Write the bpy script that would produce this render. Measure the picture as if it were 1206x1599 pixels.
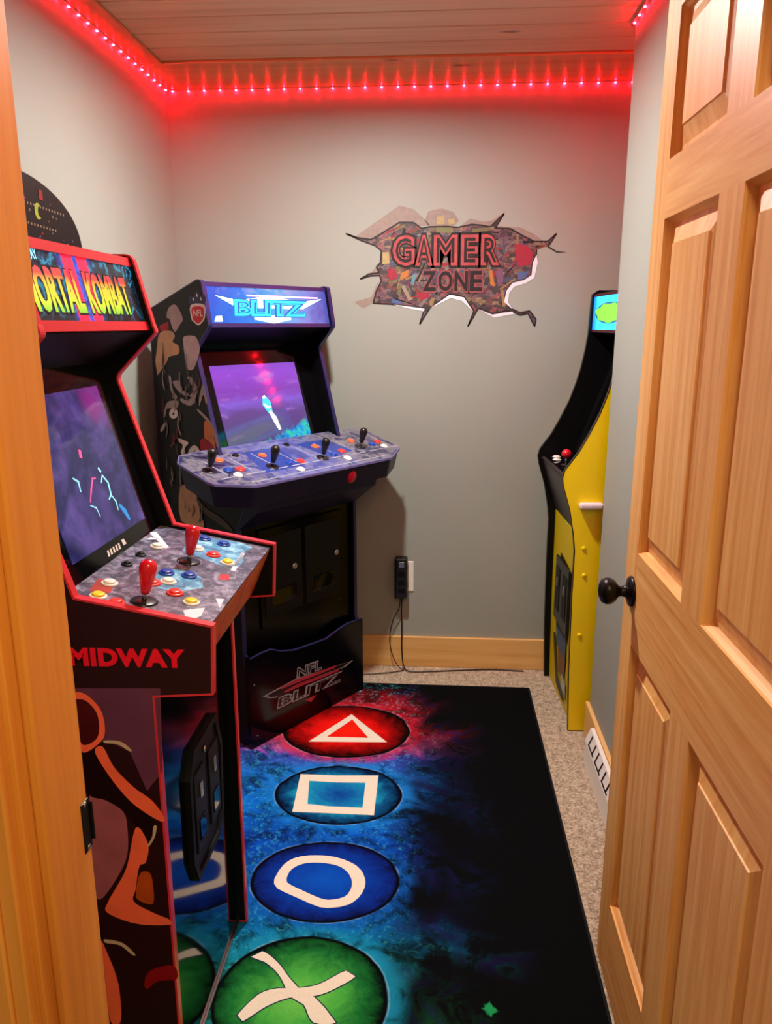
import bpy, bmesh, math, random
from mathutils import Vector, Matrix
random.seed(7)
for o in list(bpy.data.objects): bpy.data.objects.remove(o)
SC = bpy.context.scene; COL = SC.collection

# ------------------------------------------------------------------ camera, world, lamps, exposure
cam_d = bpy.data.cameras.new('camera'); cam = bpy.data.objects.new('camera', cam_d); COL.objects.link(cam)
cam_d.sensor_fit = 'HORIZONTAL'; cam_d.sensor_width = 36.0; cam_d.lens = 36.0 * 1203.0 / 1206.0
cam_d.clip_start = 0.02
cam.location = (0, 0, 1.52); cam.rotation_euler = (math.radians(90 - 13.6), 0, math.radians(3.9))
SC.camera = cam
W = bpy.data.worlds.new('world'); SC.world = W; W.use_nodes = True
W.node_tree.nodes['Background'].inputs[0].default_value = (1.0, 0.72, 0.45, 1)
W.node_tree.nodes['Background'].inputs[1].default_value = 0.18
SC.view_settings.view_transform = 'Standard'; SC.view_settings.look = 'None'
SC.view_settings.exposure = 0.06; SC.view_settings.gamma = 1.0; SC.view_settings.use_curve_mapping = False
LED_STRENGTH = 760.0
def area(name, loc, rot, size, power, color, shape='DISK', spread=180):
    l = bpy.data.lights.new(name, 'AREA'); l.shape = shape; l.size = size; l.energy = power; l.color = color; l.spread = math.radians(spread)
    o = bpy.data.objects.new(name, l); COL.objects.link(o); o.location = loc; o.rotation_euler = rot
    return o
area('ceiling_lamp_light', (-0.25, 2.34, 2.412), (0, 0, 0), 0.085, 39, (1.0, 0.97, 0.90), spread=172)
area('jamb_fill_light', (0.35, -0.25, 2.2), (math.radians(35), math.radians(8), math.radians(30)), 0.3, 5, (1.0, 0.80, 0.42), spread=120)  # added fill without a fixture, brightens the left door jamb
area('hallway_light', (0.15, 0.10, 2.45), (0, 0, 0), 0.3, 13, (1.0, 0.78, 0.46))

# ------------------------------------------------------------------ helpers
def srgb(c):
    if isinstance(c, str): c = [int(c[i:i+2], 16) for i in (0, 2, 4)]
    r = []
    for v in c[:3]:
        v = v / 255.0
        r.append(v / 12.92 if v <= 0.04045 else ((v + 0.055) / 1.055) ** 2.4)
    return (r[0], r[1], r[2], 1.0)
def newmat(name):
    m = bpy.data.materials.new(name); m.use_nodes = True
    return m, m.node_tree, m.node_tree.nodes['Principled BSDF']
def mat(name, c, rough=0.5, metal=0.0, emit=0.0, noise=0.0, nscale=40.0, coat=0.0, bump=0.0, spec=0.5):
    m, nt, b = newmat(name); c = srgb(c)
    b.inputs['Base Color'].default_value = c
    b.inputs['Roughness'].default_value = rough; b.inputs['Metallic'].default_value = metal
    b.inputs['Coat Weight'].default_value = coat; b.inputs['Coat Roughness'].default_value = 0.08
    b.inputs['Specular IOR Level'].default_value = spec
    if emit: b.inputs['Emission Color'].default_value = c; b.inputs['Emission Strength'].default_value = emit
    if noise or bump:
        t = nt.nodes.new('ShaderNodeTexCoord'); n = nt.nodes.new('ShaderNodeTexNoise'); n.inputs['Scale'].default_value = nscale
        n.inputs['Detail'].default_value = 4; nt.links.new(t.outputs['Object'], n.inputs['Vector'])
        if noise:
            h = nt.nodes.new('ShaderNodeMapRange'); h.inputs[3].default_value = 1 - noise; h.inputs[4].default_value = 1 + noise
            nt.links.new(n.outputs['Fac'], h.inputs[0])
            x = nt.nodes.new('ShaderNodeMix'); x.data_type = 'RGBA'; x.blend_type = 'MULTIPLY'; x.inputs[0].default_value = 1
            x.inputs[6].default_value = c; nt.links.new(h.outputs[0], x.inputs[7]); nt.links.new(x.outputs[2], b.inputs['Base Color'])
        if bump:
            bp = nt.nodes.new('ShaderNodeBump'); bp.inputs['Strength'].default_value = bump; bp.inputs['Distance'].default_value = 0.002
            nt.links.new(n.outputs['Fac'], bp.inputs['Height']); nt.links.new(bp.outputs[0], b.inputs['Normal'])
    return m

class E:                                   # node-maths expressions
    nt = None
    def __init__(s, sock): s.s = sock
    @staticmethod
    def m(op, *a):
        n = E.nt.nodes.new('ShaderNodeMath'); n.operation = op
        for i, v in enumerate(a):
            if isinstance(v, E): E.nt.links.new(v.s, n.inputs[i])
            else: n.inputs[i].default_value = v
        return E(n.outputs[0])
    def __add__(s, o): return E.m('ADD', s, o)
    __radd__ = __add__
    def __sub__(s, o): return E.m('SUBTRACT', s, o)
    def __rsub__(s, o): return E.m('SUBTRACT', o, s)
    def __mul__(s, o): return E.m('MULTIPLY', s, o)
    __rmul__ = __mul__
    def __truediv__(s, o): return E.m('DIVIDE', s, o)
    def pw(s, p): return E.m('POWER', E.m('MAXIMUM', s, 0.0), p)
    def sat(s): return E.m('MINIMUM', E.m('MAXIMUM', s, 0.0), 1.0)
def step(x, a, b):                          # 0 at a .. 1 at b, smooth
    n = E.nt.nodes.new('ShaderNodeMapRange'); n.interpolation_type = 'SMOOTHSTEP'
    E.nt.links.new(x.s, n.inputs[0]); n.inputs[1].default_value = min(a, b); n.inputs[2].default_value = max(a, b)
    n.inputs[3].default_value = 0 if a < b else 1; n.inputs[4].default_value = 1 if a < b else 0
    return E(n.outputs[0])
def mixc(f, a, b, bt='MIX'):
    n = E.nt.nodes.new('ShaderNodeMix'); n.data_type = 'RGBA'; n.blend_type = bt
    if isinstance(f, E): E.nt.links.new(f.s, n.inputs[0])
    else: n.inputs[0].default_value = f
    for i, v in ((6, a), (7, b)):
        if isinstance(v, E): E.nt.links.new(v.s, n.inputs[i])
        else: n.inputs[i].default_value = v
    return E(n.outputs[2])
def ramp(f, stops):
    n = E.nt.nodes.new('ShaderNodeValToRGB'); cr = n.color_ramp
    while len(cr.elements) < len(stops): cr.elements.new(0.5)
    for e, (p, c) in zip(cr.elements, stops): e.position = p; e.color = c if len(c) == 4 and not isinstance(c, str) else srgb(c)
    E.nt.links.new(f.s, n.inputs[0]); return E(n.outputs[0])
def coords(kind='Object'):
    t = E.nt.nodes.new('ShaderNodeTexCoord'); s = E.nt.nodes.new('ShaderNodeSeparateXYZ')
    E.nt.links.new(t.outputs[kind], s.inputs[0]); return t.outputs[kind], E(s.outputs[0]), E(s.outputs[1]), E(s.outputs[2])
def noise(vec, scale, detail=3, dist=0.0, stretch=None, rough=0.5, loc=(0, 0, 0)):
    if stretch or any(loc):
        mp = E.nt.nodes.new('ShaderNodeMapping'); mp.inputs['Scale'].default_value = stretch or (1, 1, 1); mp.inputs['Location'].default_value = loc
        E.nt.links.new(vec, mp.inputs[0]); vec = mp.outputs[0]
    n = E.nt.nodes.new('ShaderNodeTexNoise'); n.inputs['Scale'].default_value = scale; n.inputs['Detail'].default_value = detail
    n.inputs['Distortion'].default_value = dist; n.inputs['Roughness'].default_value = rough
    E.nt.links.new(vec, n.inputs['Vector']); return E(n.outputs['Fac'])
def link(a, sock): E.nt.links.new(a.s, sock)

def text_shape(s, bold=0.03, shear=0.0, space=1.0):
    c = bpy.data.curves.new('t', 'FONT'); c.body = s; c.offset = bold; c.shear = shear; c.space_character = space; c.resolution_u = 3
    o = bpy.data.objects.new('t', c); COL.objects.link(o)
    dg = bpy.context.evaluated_depsgraph_get(); dg.update()
    me = bpy.data.meshes.new_from_object(o.evaluated_get(dg))
    vs = [v.co.copy() for v in me.vertices]; fs = [list(p.vertices) for p in me.polygons]
    bpy.data.objects.remove(o); bpy.data.curves.remove(c); bpy.data.meshes.remove(me)
    x0 = min(v.x for v in vs); x1 = max(v.x for v in vs); y0 = min(v.y for v in vs); y1 = max(v.y for v in vs)
    return [((v.x - x0) / (x1 - x0), (v.y - y0) / (y1 - y0)) for v in vs], fs

class MB:
    def __init__(s): s.v = []; s.f = []; s.mi = []; s.mats = []; s.sm = []
    def m(s, mt):
        if mt not in s.mats: s.mats.append(mt)
        return s.mats.index(mt)
    def add(s, vs, fs, mt, smooth=False):
        b = len(s.v); s.v += [tuple(v) for v in vs]; k = s.m(mt)
        for f in fs: s.f.append([b + i for i in f]); s.mi.append(k); s.sm.append(smooth)
        return s
    def box(s, a, b, mt, bev=0.0):
        x0, x1 = sorted((a[0], b[0])); y0, y1 = sorted((a[1], b[1])); z0, z1 = sorted((a[2], b[2]))
        if bev <= 0:
            vs = [(x, y, z) for x in (x0, x1) for y in (y0, y1) for z in (z0, z1)]
            return s.add(vs, [(0, 1, 3, 2), (4, 6, 7, 5), (0, 4, 5, 1), (2, 3, 7, 6), (0, 2, 6, 4), (1, 5, 7, 3)], mt)
        bm = bmesh.new(); bmesh.ops.create_cube(bm, size=1)
        for v in bm.verts: v.co = Vector(((x0 + x1) / 2 + v.co.x * (x1 - x0), (y0 + y1) / 2 + v.co.y * (y1 - y0), (z0 + z1) / 2 + v.co.z * (z1 - z0)))
        bmesh.ops.bevel(bm, geom=list(bm.edges), offset=bev, segments=2, affect='EDGES', profile=0.5)
        bm.verts.index_update()
        s.add([v.co for v in bm.verts], [[v.index for v in f.verts] for f in bm.faces], mt); bm.free(); return s
    def poly(s, pts, mt): return s.add(pts, [list(range(len(pts)))], mt)
    def prism(s, pts, fa, fb, mt, smooth=False):   # pts 2D; fa/fb map a 2D point to 3D on the two caps
        n = len(pts)
        return s.add([fa(p) for p in pts] + [fb(p) for p in pts], [list(range(n))[::-1], list(range(n, 2 * n))] + [[i, (i + 1) % n, n + (i + 1) % n, n + i] for i in range(n)], mt)
    def ring(s, outer, inner, fa, fb, mt):         # solid between two same-length 2D loops
        n = len(outer); vs = [fa(p) for p in outer] + [fa(p) for p in inner] + [fb(p) for p in outer] + [fb(p) for p in inner]; fs = []
        for i in range(n):
            j = (i + 1) % n
            fs += [[i, j, n + j, n + i], [2*n + i, 3*n + i, 3*n + j, 2*n + j], [i, 2*n + i, 2*n + j, j], [n + i, n + j, 3*n + j, 3*n + i]]
        return s.add(vs, fs, mt)
    def lathe(s, prof, o, ax, mt, seg=20):         # prof: (radius, height) along ax
        o = Vector(o); ax = Vector(ax).normalized(); a = ax.orthogonal().normalized(); b = ax.cross(a); vs = []; fs = []
        for r, h in prof:
            for k in range(seg):
                t = 2 * math.pi * k / seg; vs.append(o + ax * h + (a * math.cos(t) + b * math.sin(t)) * r)
        for i in range(len(prof) - 1):
            for k in range(seg):
                k2 = (k + 1) % seg; fs.append([i*seg + k, i*seg + k2, (i+1)*seg + k2, (i+1)*seg + k])
        fs.append(list(range(seg))[::-1]); fs.append([(len(prof)-1)*seg + k for k in range(seg)])
        return s.add(vs, fs, mt, True)
    def tube(s, pts, r, mt, seg=8):
        P = [Vector(p) for p in pts]; vs = []; fs = []; prev = None
        for i, p in enumerate(P):
            d = (P[min(i + 1, len(P) - 1)] - P[max(i - 1, 0)]).normalized()
            a = (prev - d * prev.dot(d)).normalized() if prev is not None else d.orthogonal().normalized(); prev = a; b = d.cross(a)
            for k in range(seg):
                t = 2 * math.pi * k / seg; vs.append(p + (a * math.cos(t) + b * math.sin(t)) * r)
        for i in range(len(P) - 1):
            for k in range(seg):
                k2 = (k + 1) % seg; fs.append([i*seg + k, i*seg + k2, (i+1)*seg + k2, (i+1)*seg + k])
        fs.append(list(range(seg))[::-1]); fs.append([(len(P)-1)*seg + k for k in range(seg)])
        return s.add(vs, fs, mt, True)
    def text(s, txt, P, u0, v0, u1, v1, h, mt, bold=0.03, shear=0.0, slope=0.0, space=1.0):
        vs, fs = text_shape(txt, bold, shear, space)   # P(u, v, h) -> 3D; box (u0,v0)-(u1,v1); slope lifts v with u
        return s.add([P(u0 + a * (u1 - u0), v0 + b * (v1 - v0) + slope * a, h) for a, b in vs], fs, mt)
    def build(s, name, parent=None):
        me = bpy.data.meshes.new(name); me.from_pydata([tuple(v) for v in s.v], [], s.f)
        for mt in s.mats: me.materials.append(mt)
        for p, k, sm in zip(me.polygons, s.mi, s.sm): p.material_index = k; p.use_smooth = sm
        me.update()
        o = bpy.data.objects.new(name, me); COL.objects.link(o)
        if parent: o.parent = parent
        return o
def spline(pts, n=8):                       # Catmull-Rom
    P = [Vector(p) for p in pts]; P = [P[0] * 2 - P[1]] + P + [P[-1] * 2 - P[-2]]; r = []
    for i in range(1, len(P) - 2):
        for k in range(n):
            t = k / n; a, b, c, d = P[i-1:i+3]
            r.append(0.5 * ((2*b) + (c - a)*t + (2*a - 5*b + 4*c - d)*t*t + (3*b - a - 3*c + d)*t**3))
    return r + [P[-2]]
def offset(poly, d):                        # miter offset of a closed 2D loop, d > 0 outward
    A = sum(poly[i][0]*poly[(i+1) % len(poly)][1] - poly[(i+1) % len(poly)][0]*poly[i][1] for i in range(len(poly)))
    sg = 1 if A > 0 else -1; r = []; n = len(poly)
    for i in range(n):
        p0, p1, p2 = (Vector(poly[i-1]), Vector(poly[i]), Vector(poly[(i+1) % n]))
        e1 = (p1 - p0).normalized(); e2 = (p2 - p1).normalized()
        n1 = Vector((e1.y, -e1.x)) * sg; n2 = Vector((e2.y, -e2.x)) * sg
        m = (n1 + n2); m = m.normalized() if m.length > 1e-6 else n1
        k = d / max(0.35, m.dot(n1)); r.append((p1.x + m.x * k, p1.y + m.y * k))
    return r
def empty(name, loc, rz=0, label=None, cat=None, group=None):
    o = bpy.data.objects.new(name, None); COL.objects.link(o); o.location = loc; o.rotation_euler = (0, 0, rz); o.empty_display_size = 0.1
    return tag(o, label, cat, group)
def tag(o, label=None, cat=None, group=None, kind=None):
    if label: o['label'] = label
    if cat: o['category'] = cat
    if group: o['group'] = group
    if kind: o['kind'] = kind
    return o
def struct(o, label=None): o['kind'] = 'structure'; (label and o.__setitem__('label', label)); return o
def lab(o, l): o['label'] = l; return o

# ------------------------------------------------------------------ materials
def wood(name, grain, dark, mid, light, fine=1.0, rough=0.42, knots=False, seed=0):
    m, nt, b = newmat(name); E.nt = nt; v, x, y, z = coords()
    st = {'x': (1.2, 30, 30), 'y': (30, 1.2, 30), 'z': (30, 30, 1.2)}[grain]
    a = noise(v, 1.6 * fine, 3, 0.6, st, loc=(seed, seed, seed)); c = noise(v, 7 * fine, 2, 0.0, st)
    lo = noise(v, 1.3, 2, loc=(seed, 0, 0))
    f = (a * 0.62 + c * 0.22 + lo * 0.3) - 0.07
    col = ramp(f, [(0.28, dark), (0.46, mid), (0.68, light)])
    if knots:
        vo = nt.nodes.new('ShaderNodeTexVoronoi'); vo.inputs['Scale'].default_value = 1.0
        mp = nt.nodes.new('ShaderNodeMapping'); mp.inputs['Scale'].default_value = {'x': (2.2, 6.5, 5), 'y': (6, 2.2, 5), 'z': (5, 5, 2)}[grain]
        nt.links.new(v, mp.inputs[0]); nt.links.new(mp.outputs[0], vo.inputs['Vector'])
        d = E(vo.outputs['Distance']); k = step(d + noise(v, 60, 2) * 0.03, 0.12, 0.05)
        col = mixc(k * 0.8, col, srgb('4a2c18'))
    link(col, b.inputs['Base Color']); b.inputs['Roughness'].default_value = rough
    bp = nt.nodes.new('ShaderNodeBump'); bp.inputs['Strength'].default_value = 0.12; bp.inputs['Distance'].default_value = 0.001
    link(c, bp.inputs['Height']); nt.links.new(bp.outputs[0], b.inputs['Normal'])
    return m
M_door_v = wood('door_fir_vertical', 'z', 'c88440', 'e4a45a', 'f4c27c')
M_door_h = wood('door_fir_horizontal', 'y', 'c88440', 'e4a45a', 'f4c27c', 1.3)
M_jamb = wood('jamb_pine', 'z', 'c07024', 'd88c34', 'e8a048', 0.5)
M_base = wood('baseboard_pine', 'x', 'c99250', 'dcaa66', 'e8bc7c', 0.4, knots=True)
M_ceil = wood('ceiling_pine', 'x', 'd49674', 'e6aa86', 'f0bc9a', 0.5, 0.3, knots=True)
M_cbor = wood('ceiling_border_pine', 'x', 'c4764c', 'd48a5c', 'e09c6c', 0.5, 0.3, knots=True, seed=3)

def wall_mat():
    m, nt, b = newmat('grey_wall_paint'); E.nt = nt; v, x, y, z = coords()
    n = noise(v, 160, 3); lo = noise(v, 1.5, 2)
    link(ramp(lo, [(0.3, '94978f'), (0.7, '9a9d95')]), b.inputs['Base Color']); b.inputs['Roughness'].default_value = 0.62
    bp = nt.nodes.new('ShaderNodeBump'); bp.inputs['Strength'].default_value = 0.15; bp.inputs['Distance'].default_value = 0.0008
    link(n, bp.inputs['Height']); nt.links.new(bp.outputs[0], b.inputs['Normal']); return m
M_wall = wall_mat()
def carpet_mat():
    m, nt, b = newmat('beige_carpet'); E.nt = nt; v, x, y, z = coords()
    n = noise(v, 130, 4, 0.4, rough=0.8); n2 = noise(v, 40, 3)
    link(ramp(n * 0.75 + n2 * 0.25, [(0.38, '6f5f50'), (0.48, 'a6947e'), (0.6, 'd8c8b0')]), b.inputs['Base Color']); b.inputs['Roughness'].default_value = 0.95
    bp = nt.nodes.new('ShaderNodeBump'); bp.inputs['Strength'].default_value = 0.7; bp.inputs['Distance'].default_value = 0.006
    link(n, bp.inputs['Height']); nt.links.new(bp.outputs[0], b.inputs['Normal']); return m
M_carpet = carpet_mat()
M_black = mat('black_laminate', '050506', 0.45, noise=0.2, spec=0.2)
M_gloss = mat('black_gloss_panel', '060609', 0.07, spec=0.5, noise=0.1)
M_dim = mat('black_semigloss_panel', '050507', 0.16, spec=0.22, noise=0.1)
M_matte = mat('matte_black_bezel', '060607', 0.5, noise=0.2, spec=0.25)
M_blkplastic = mat('black_plastic', '121214', 0.3, noise=0.2)
M_steel = mat('steel', 'b8b8b8', 0.25, 1.0, noise=0.05)
M_bronze = mat('oil_rubbed_bronze', '1d1a19', 0.32, 0.7, noise=0.3, nscale=60)
M_red = mat('red_plastic', 'd01224', 0.22, noise=0.08, coat=0.3)
M_redbtn = mat('red_button', 'ee3a34', 0.3, noise=0.05); M_blue = mat('blue_button', '1a44a8', 0.3, noise=0.05)
M_yel = mat('yellow_button', 'f2d420', 0.3, noise=0.05); M_white = mat('white_plastic', 'e8e4de', 0.35, noise=0.04)
M_orange = mat('orange_button', 'f06a3a', 0.3, noise=0.05)
M_redtrim = mat('red_edge_molding', 'd22c36', 0.3, noise=0.08); M_purtrim = mat('violet_edge_molding', '232052', 0.3, noise=0.1)
M_blktrim = mat('black_edge_molding', '0c0a0a', 0.3, noise=0.1)
M_yellow = mat('yellow_cabinet_side', 'fcdc00', 0.38, noise=0.03, nscale=4)
M_led = mat('red_led', 'ff2030', 0.4); _b = M_led.node_tree.nodes['Principled BSDF']
_b.inputs['Emission Color'].default_value = (1, 0.003, 0.010, 1); _b.inputs['Emission Strength'].default_value = LED_STRENGTH
M_tape = mat('led_tape', 'd8b0a8', 0.5, noise=0.05)
def P(name, c, **k): return mat(name, c, k.pop('rough', 0.45), noise=k.pop('noise', 0.15), nscale=k.pop('nscale', 60), spec=k.pop('spec', 0.22), **k)

# traced print shapes, in metres on their own surfaces
DECAL = {"hole":[[-0.387,1.883],[-0.325,1.856],[-0.268,1.836],[-0.243,1.816],[-0.247,1.769],[-0.264,1.752],[-0.251,1.73],[-0.293,1.726],[-0.33,1.706],[-0.289,1.718],[-0.25,1.72],[-0.243,1.698],[-0.264,1.658],[-0.277,1.61],[-0.202,1.606],[-0.127,1.598],[-0.064,1.59],[-0.084,1.525],[-0.044,1.588],[0.022,1.634],[0.038,1.646],[0.096,1.634],[0.121,1.602],[0.138,1.578],[0.115,1.517],[0.148,1.576],[0.156,1.59],[0.213,1.566],[0.262,1.578],[0.294,1.577],[0.328,1.561],[0.358,1.569],[0.387,1.517],[0.392,1.544],[0.364,1.579],[0.327,1.571],[0.286,1.589],[0.26,1.613],[0.267,1.657],[0.29,1.688],[0.338,1.7],[0.366,1.719],[0.368,1.766],[0.382,1.797],[0.381,1.828],[0.429,1.831],[0.458,1.877],[0.424,1.847],[0.372,1.847],[0.323,1.87],[0.274,1.897],[0.214,1.899],[0.248,1.954],[0.194,1.904],[0.162,1.91],[0.121,1.914],[0.065,1.903],[0.017,1.907],[-0.048,1.906],[-0.08,1.9],[-0.113,1.923],[-0.17,1.924],[-0.235,1.886],[-0.284,1.859],[-0.341,1.867]],"crack":[[0.421,1.834],[0.462,1.81],[0.506,1.805],[0.462,1.804],[0.426,1.824]],"grey1":[[-0.35,1.87],[-0.17,1.988],[-0.113,1.973],[-0.072,1.938],[-0.048,1.911],[-0.096,1.909],[-0.17,1.908],[-0.259,1.847],[-0.301,1.844]],"grey2":[[-0.068,1.931],[-0.053,1.965],[-0.0,1.976],[0.048,1.96],[0.069,1.929],[0.049,1.91],[-0.048,1.906]],"grey3":[[0.073,1.906],[0.113,1.937],[0.161,1.925],[0.201,1.928],[0.236,1.951],[0.21,1.909],[0.25,1.905],[0.314,1.901],[0.371,1.874],[0.42,1.839],[0.34,1.851],[0.275,1.886],[0.194,1.892]],"grey4":[[-0.356,1.615],[-0.285,1.635],[-0.256,1.698],[-0.264,1.658],[-0.277,1.61],[-0.319,1.588]],"grey5":[[-0.285,1.73],[-0.247,1.773],[-0.243,1.73]],"wh1":[[-0.193,1.605],[-0.064,1.588],[-0.068,1.578],[-0.127,1.588]],"wh2":[[-0.044,1.588],[0.038,1.643],[0.096,1.632],[0.134,1.578],[0.088,1.618],[0.042,1.63]],"wh3":[[0.156,1.586],[0.213,1.564],[0.294,1.576],[0.303,1.566],[0.221,1.552]],"wh4":[[0.26,1.613],[0.267,1.657],[0.29,1.688],[0.338,1.7],[0.366,1.719],[0.369,1.766],[0.382,1.797],[0.388,1.766],[0.378,1.708],[0.343,1.687],[0.299,1.674],[0.279,1.649],[0.275,1.613],[0.294,1.585]],"yel1":[[-0.243,1.816],[-0.21,1.816],[-0.202,1.761],[-0.243,1.757]],"org1":[[-0.169,1.73],[-0.124,1.749],[-0.128,1.714],[-0.169,1.694]],"red1":[[0.276,1.851],[0.34,1.843],[0.378,1.812],[0.375,1.774],[0.365,1.747],[0.296,1.743]],"blu1":[[0.301,1.731],[0.365,1.739],[0.346,1.704],[0.306,1.696]],"cyn1":[[-0.115,1.729],[-0.091,1.733],[-0.111,1.674],[-0.127,1.682]],"blu2":[[-0.206,1.634],[-0.152,1.614],[-0.152,1.604],[-0.206,1.609]],"red2":[[-0.106,1.65],[-0.049,1.666],[-0.032,1.634],[-0.085,1.614]],"org2":[[0.191,1.747],[0.207,1.747],[0.226,1.665],[0.201,1.673]],"pnk1":[[0.215,1.74],[0.255,1.751],[0.258,1.688],[0.23,1.665]],"yel2":[[-0.024,1.949],[0.012,1.949],[0.017,1.911],[-0.024,1.911]],"yel3":[[0.02,1.936],[0.048,1.939],[0.061,1.914],[0.025,1.911]],"grn1":[[-0.032,1.906],[0.049,1.905],[0.066,1.88],[-0.031,1.88]],"red3":[[-0.227,1.746],[-0.177,1.749],[-0.173,1.706],[-0.21,1.69]],"tan1":[[-0.169,1.682],[-0.152,1.69],[-0.11,1.618],[-0.127,1.61]],"gry6":[[0.07,1.697],[0.168,1.697],[0.186,1.649],[0.087,1.65]],"gry7":[[-0.194,1.909],[-0.096,1.9],[-0.112,1.877],[-0.21,1.874]]}
MKSIDE = {"bgtop":[[-0.623,0.903],[-0.467,0.908],[-0.474,0.749],[-0.505,0.709],[-0.531,0.786],[-0.573,0.806],[-0.627,0.782]],"hat":[[-0.616,0.896],[-0.597,0.891],[-0.576,0.865],[-0.571,0.831],[-0.579,0.805],[-0.613,0.78],[-0.625,0.804],[-0.623,0.817],[-0.613,0.795],[-0.589,0.807],[-0.581,0.831],[-0.584,0.86],[-0.601,0.881],[-0.618,0.884]],"hatin":[[-0.618,0.884],[-0.601,0.881],[-0.584,0.86],[-0.581,0.831],[-0.589,0.807],[-0.613,0.795],[-0.623,0.817]],"arm":[[-0.593,0.786],[-0.578,0.793],[-0.561,0.754],[-0.529,0.716],[-0.498,0.691],[-0.48,0.663],[-0.479,0.648],[-0.501,0.658],[-0.535,0.685],[-0.564,0.724],[-0.585,0.762]],"armd":[[-0.615,0.778],[-0.593,0.786],[-0.585,0.762],[-0.564,0.724],[-0.535,0.685],[-0.501,0.658],[-0.49,0.638],[-0.505,0.601],[-0.531,0.636],[-0.556,0.671],[-0.583,0.687],[-0.614,0.701]],"cloth":[[-0.61,0.699],[-0.583,0.687],[-0.553,0.666],[-0.547,0.635],[-0.552,0.575],[-0.577,0.523],[-0.61,0.478],[-0.621,0.501],[-0.62,0.595]],"leg":[[-0.531,0.634],[-0.511,0.601],[-0.518,0.563],[-0.531,0.553],[-0.541,0.506],[-0.547,0.477],[-0.512,0.455],[-0.483,0.442],[-0.484,0.43],[-0.547,0.429],[-0.6,0.45],[-0.596,0.474],[-0.579,0.504],[-0.554,0.552]],"leg2":[[-0.53,0.539],[-0.512,0.54],[-0.508,0.508],[-0.512,0.474],[-0.539,0.482],[-0.541,0.501]],"foot":[[-0.54,0.301],[-0.525,0.327],[-0.482,0.34],[-0.477,0.31],[-0.514,0.302],[-0.537,0.283]],"leg3":[[-0.618,0.385],[-0.608,0.361],[-0.592,0.292],[-0.594,0.205],[-0.615,0.203],[-0.617,0.305]],"wht1":[[-0.573,0.806],[-0.545,0.805],[-0.527,0.79],[-0.531,0.787],[-0.55,0.799],[-0.573,0.801]],"wht2":[[-0.609,0.391],[-0.576,0.385],[-0.554,0.362],[-0.559,0.359],[-0.581,0.379],[-0.608,0.383]],"wht3":[[-0.492,0.638],[-0.498,0.615],[-0.509,0.597],[-0.511,0.6],[-0.502,0.617],[-0.498,0.638]]}
RUG = {"tri":[[-0.329,2.798],[-0.308,2.792],[-0.173,2.594],[-0.467,2.579]],"tri_in":[[-0.322,2.756],[-0.246,2.622],[-0.404,2.618]],"sq":[[-0.459,2.364],[-0.332,2.364],[-0.188,2.374],[-0.185,2.15],[-0.329,2.151],[-0.448,2.15]],"sq_in":[[-0.422,2.325],[-0.326,2.322],[-0.229,2.327],[-0.225,2.187],[-0.334,2.187],[-0.406,2.195]],"o":[[-0.443,1.833],[-0.427,1.901],[-0.39,1.938],[-0.325,1.949],[-0.264,1.939],[-0.21,1.906],[-0.184,1.851],[-0.191,1.797],[-0.221,1.757],[-0.267,1.742],[-0.301,1.744],[-0.367,1.775],[-0.425,1.805]],"o_in":[[-0.408,1.841],[-0.401,1.882],[-0.37,1.91],[-0.32,1.917],[-0.268,1.907],[-0.235,1.878],[-0.22,1.834],[-0.232,1.789],[-0.271,1.772],[-0.299,1.775],[-0.351,1.8],[-0.398,1.826]],"x1":[[-0.441,1.565],[-0.417,1.584],[-0.373,1.554],[-0.337,1.512],[-0.308,1.482],[-0.275,1.466],[-0.235,1.429],[-0.208,1.396],[-0.258,1.393],[-0.288,1.438],[-0.321,1.456],[-0.362,1.517],[-0.404,1.552]],"x2":[[-0.432,1.399],[-0.397,1.458],[-0.354,1.478],[-0.313,1.481],[-0.262,1.495],[-0.202,1.539],[-0.177,1.524],[-0.236,1.476],[-0.28,1.459],[-0.326,1.453],[-0.373,1.426],[-0.417,1.385]]}
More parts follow.
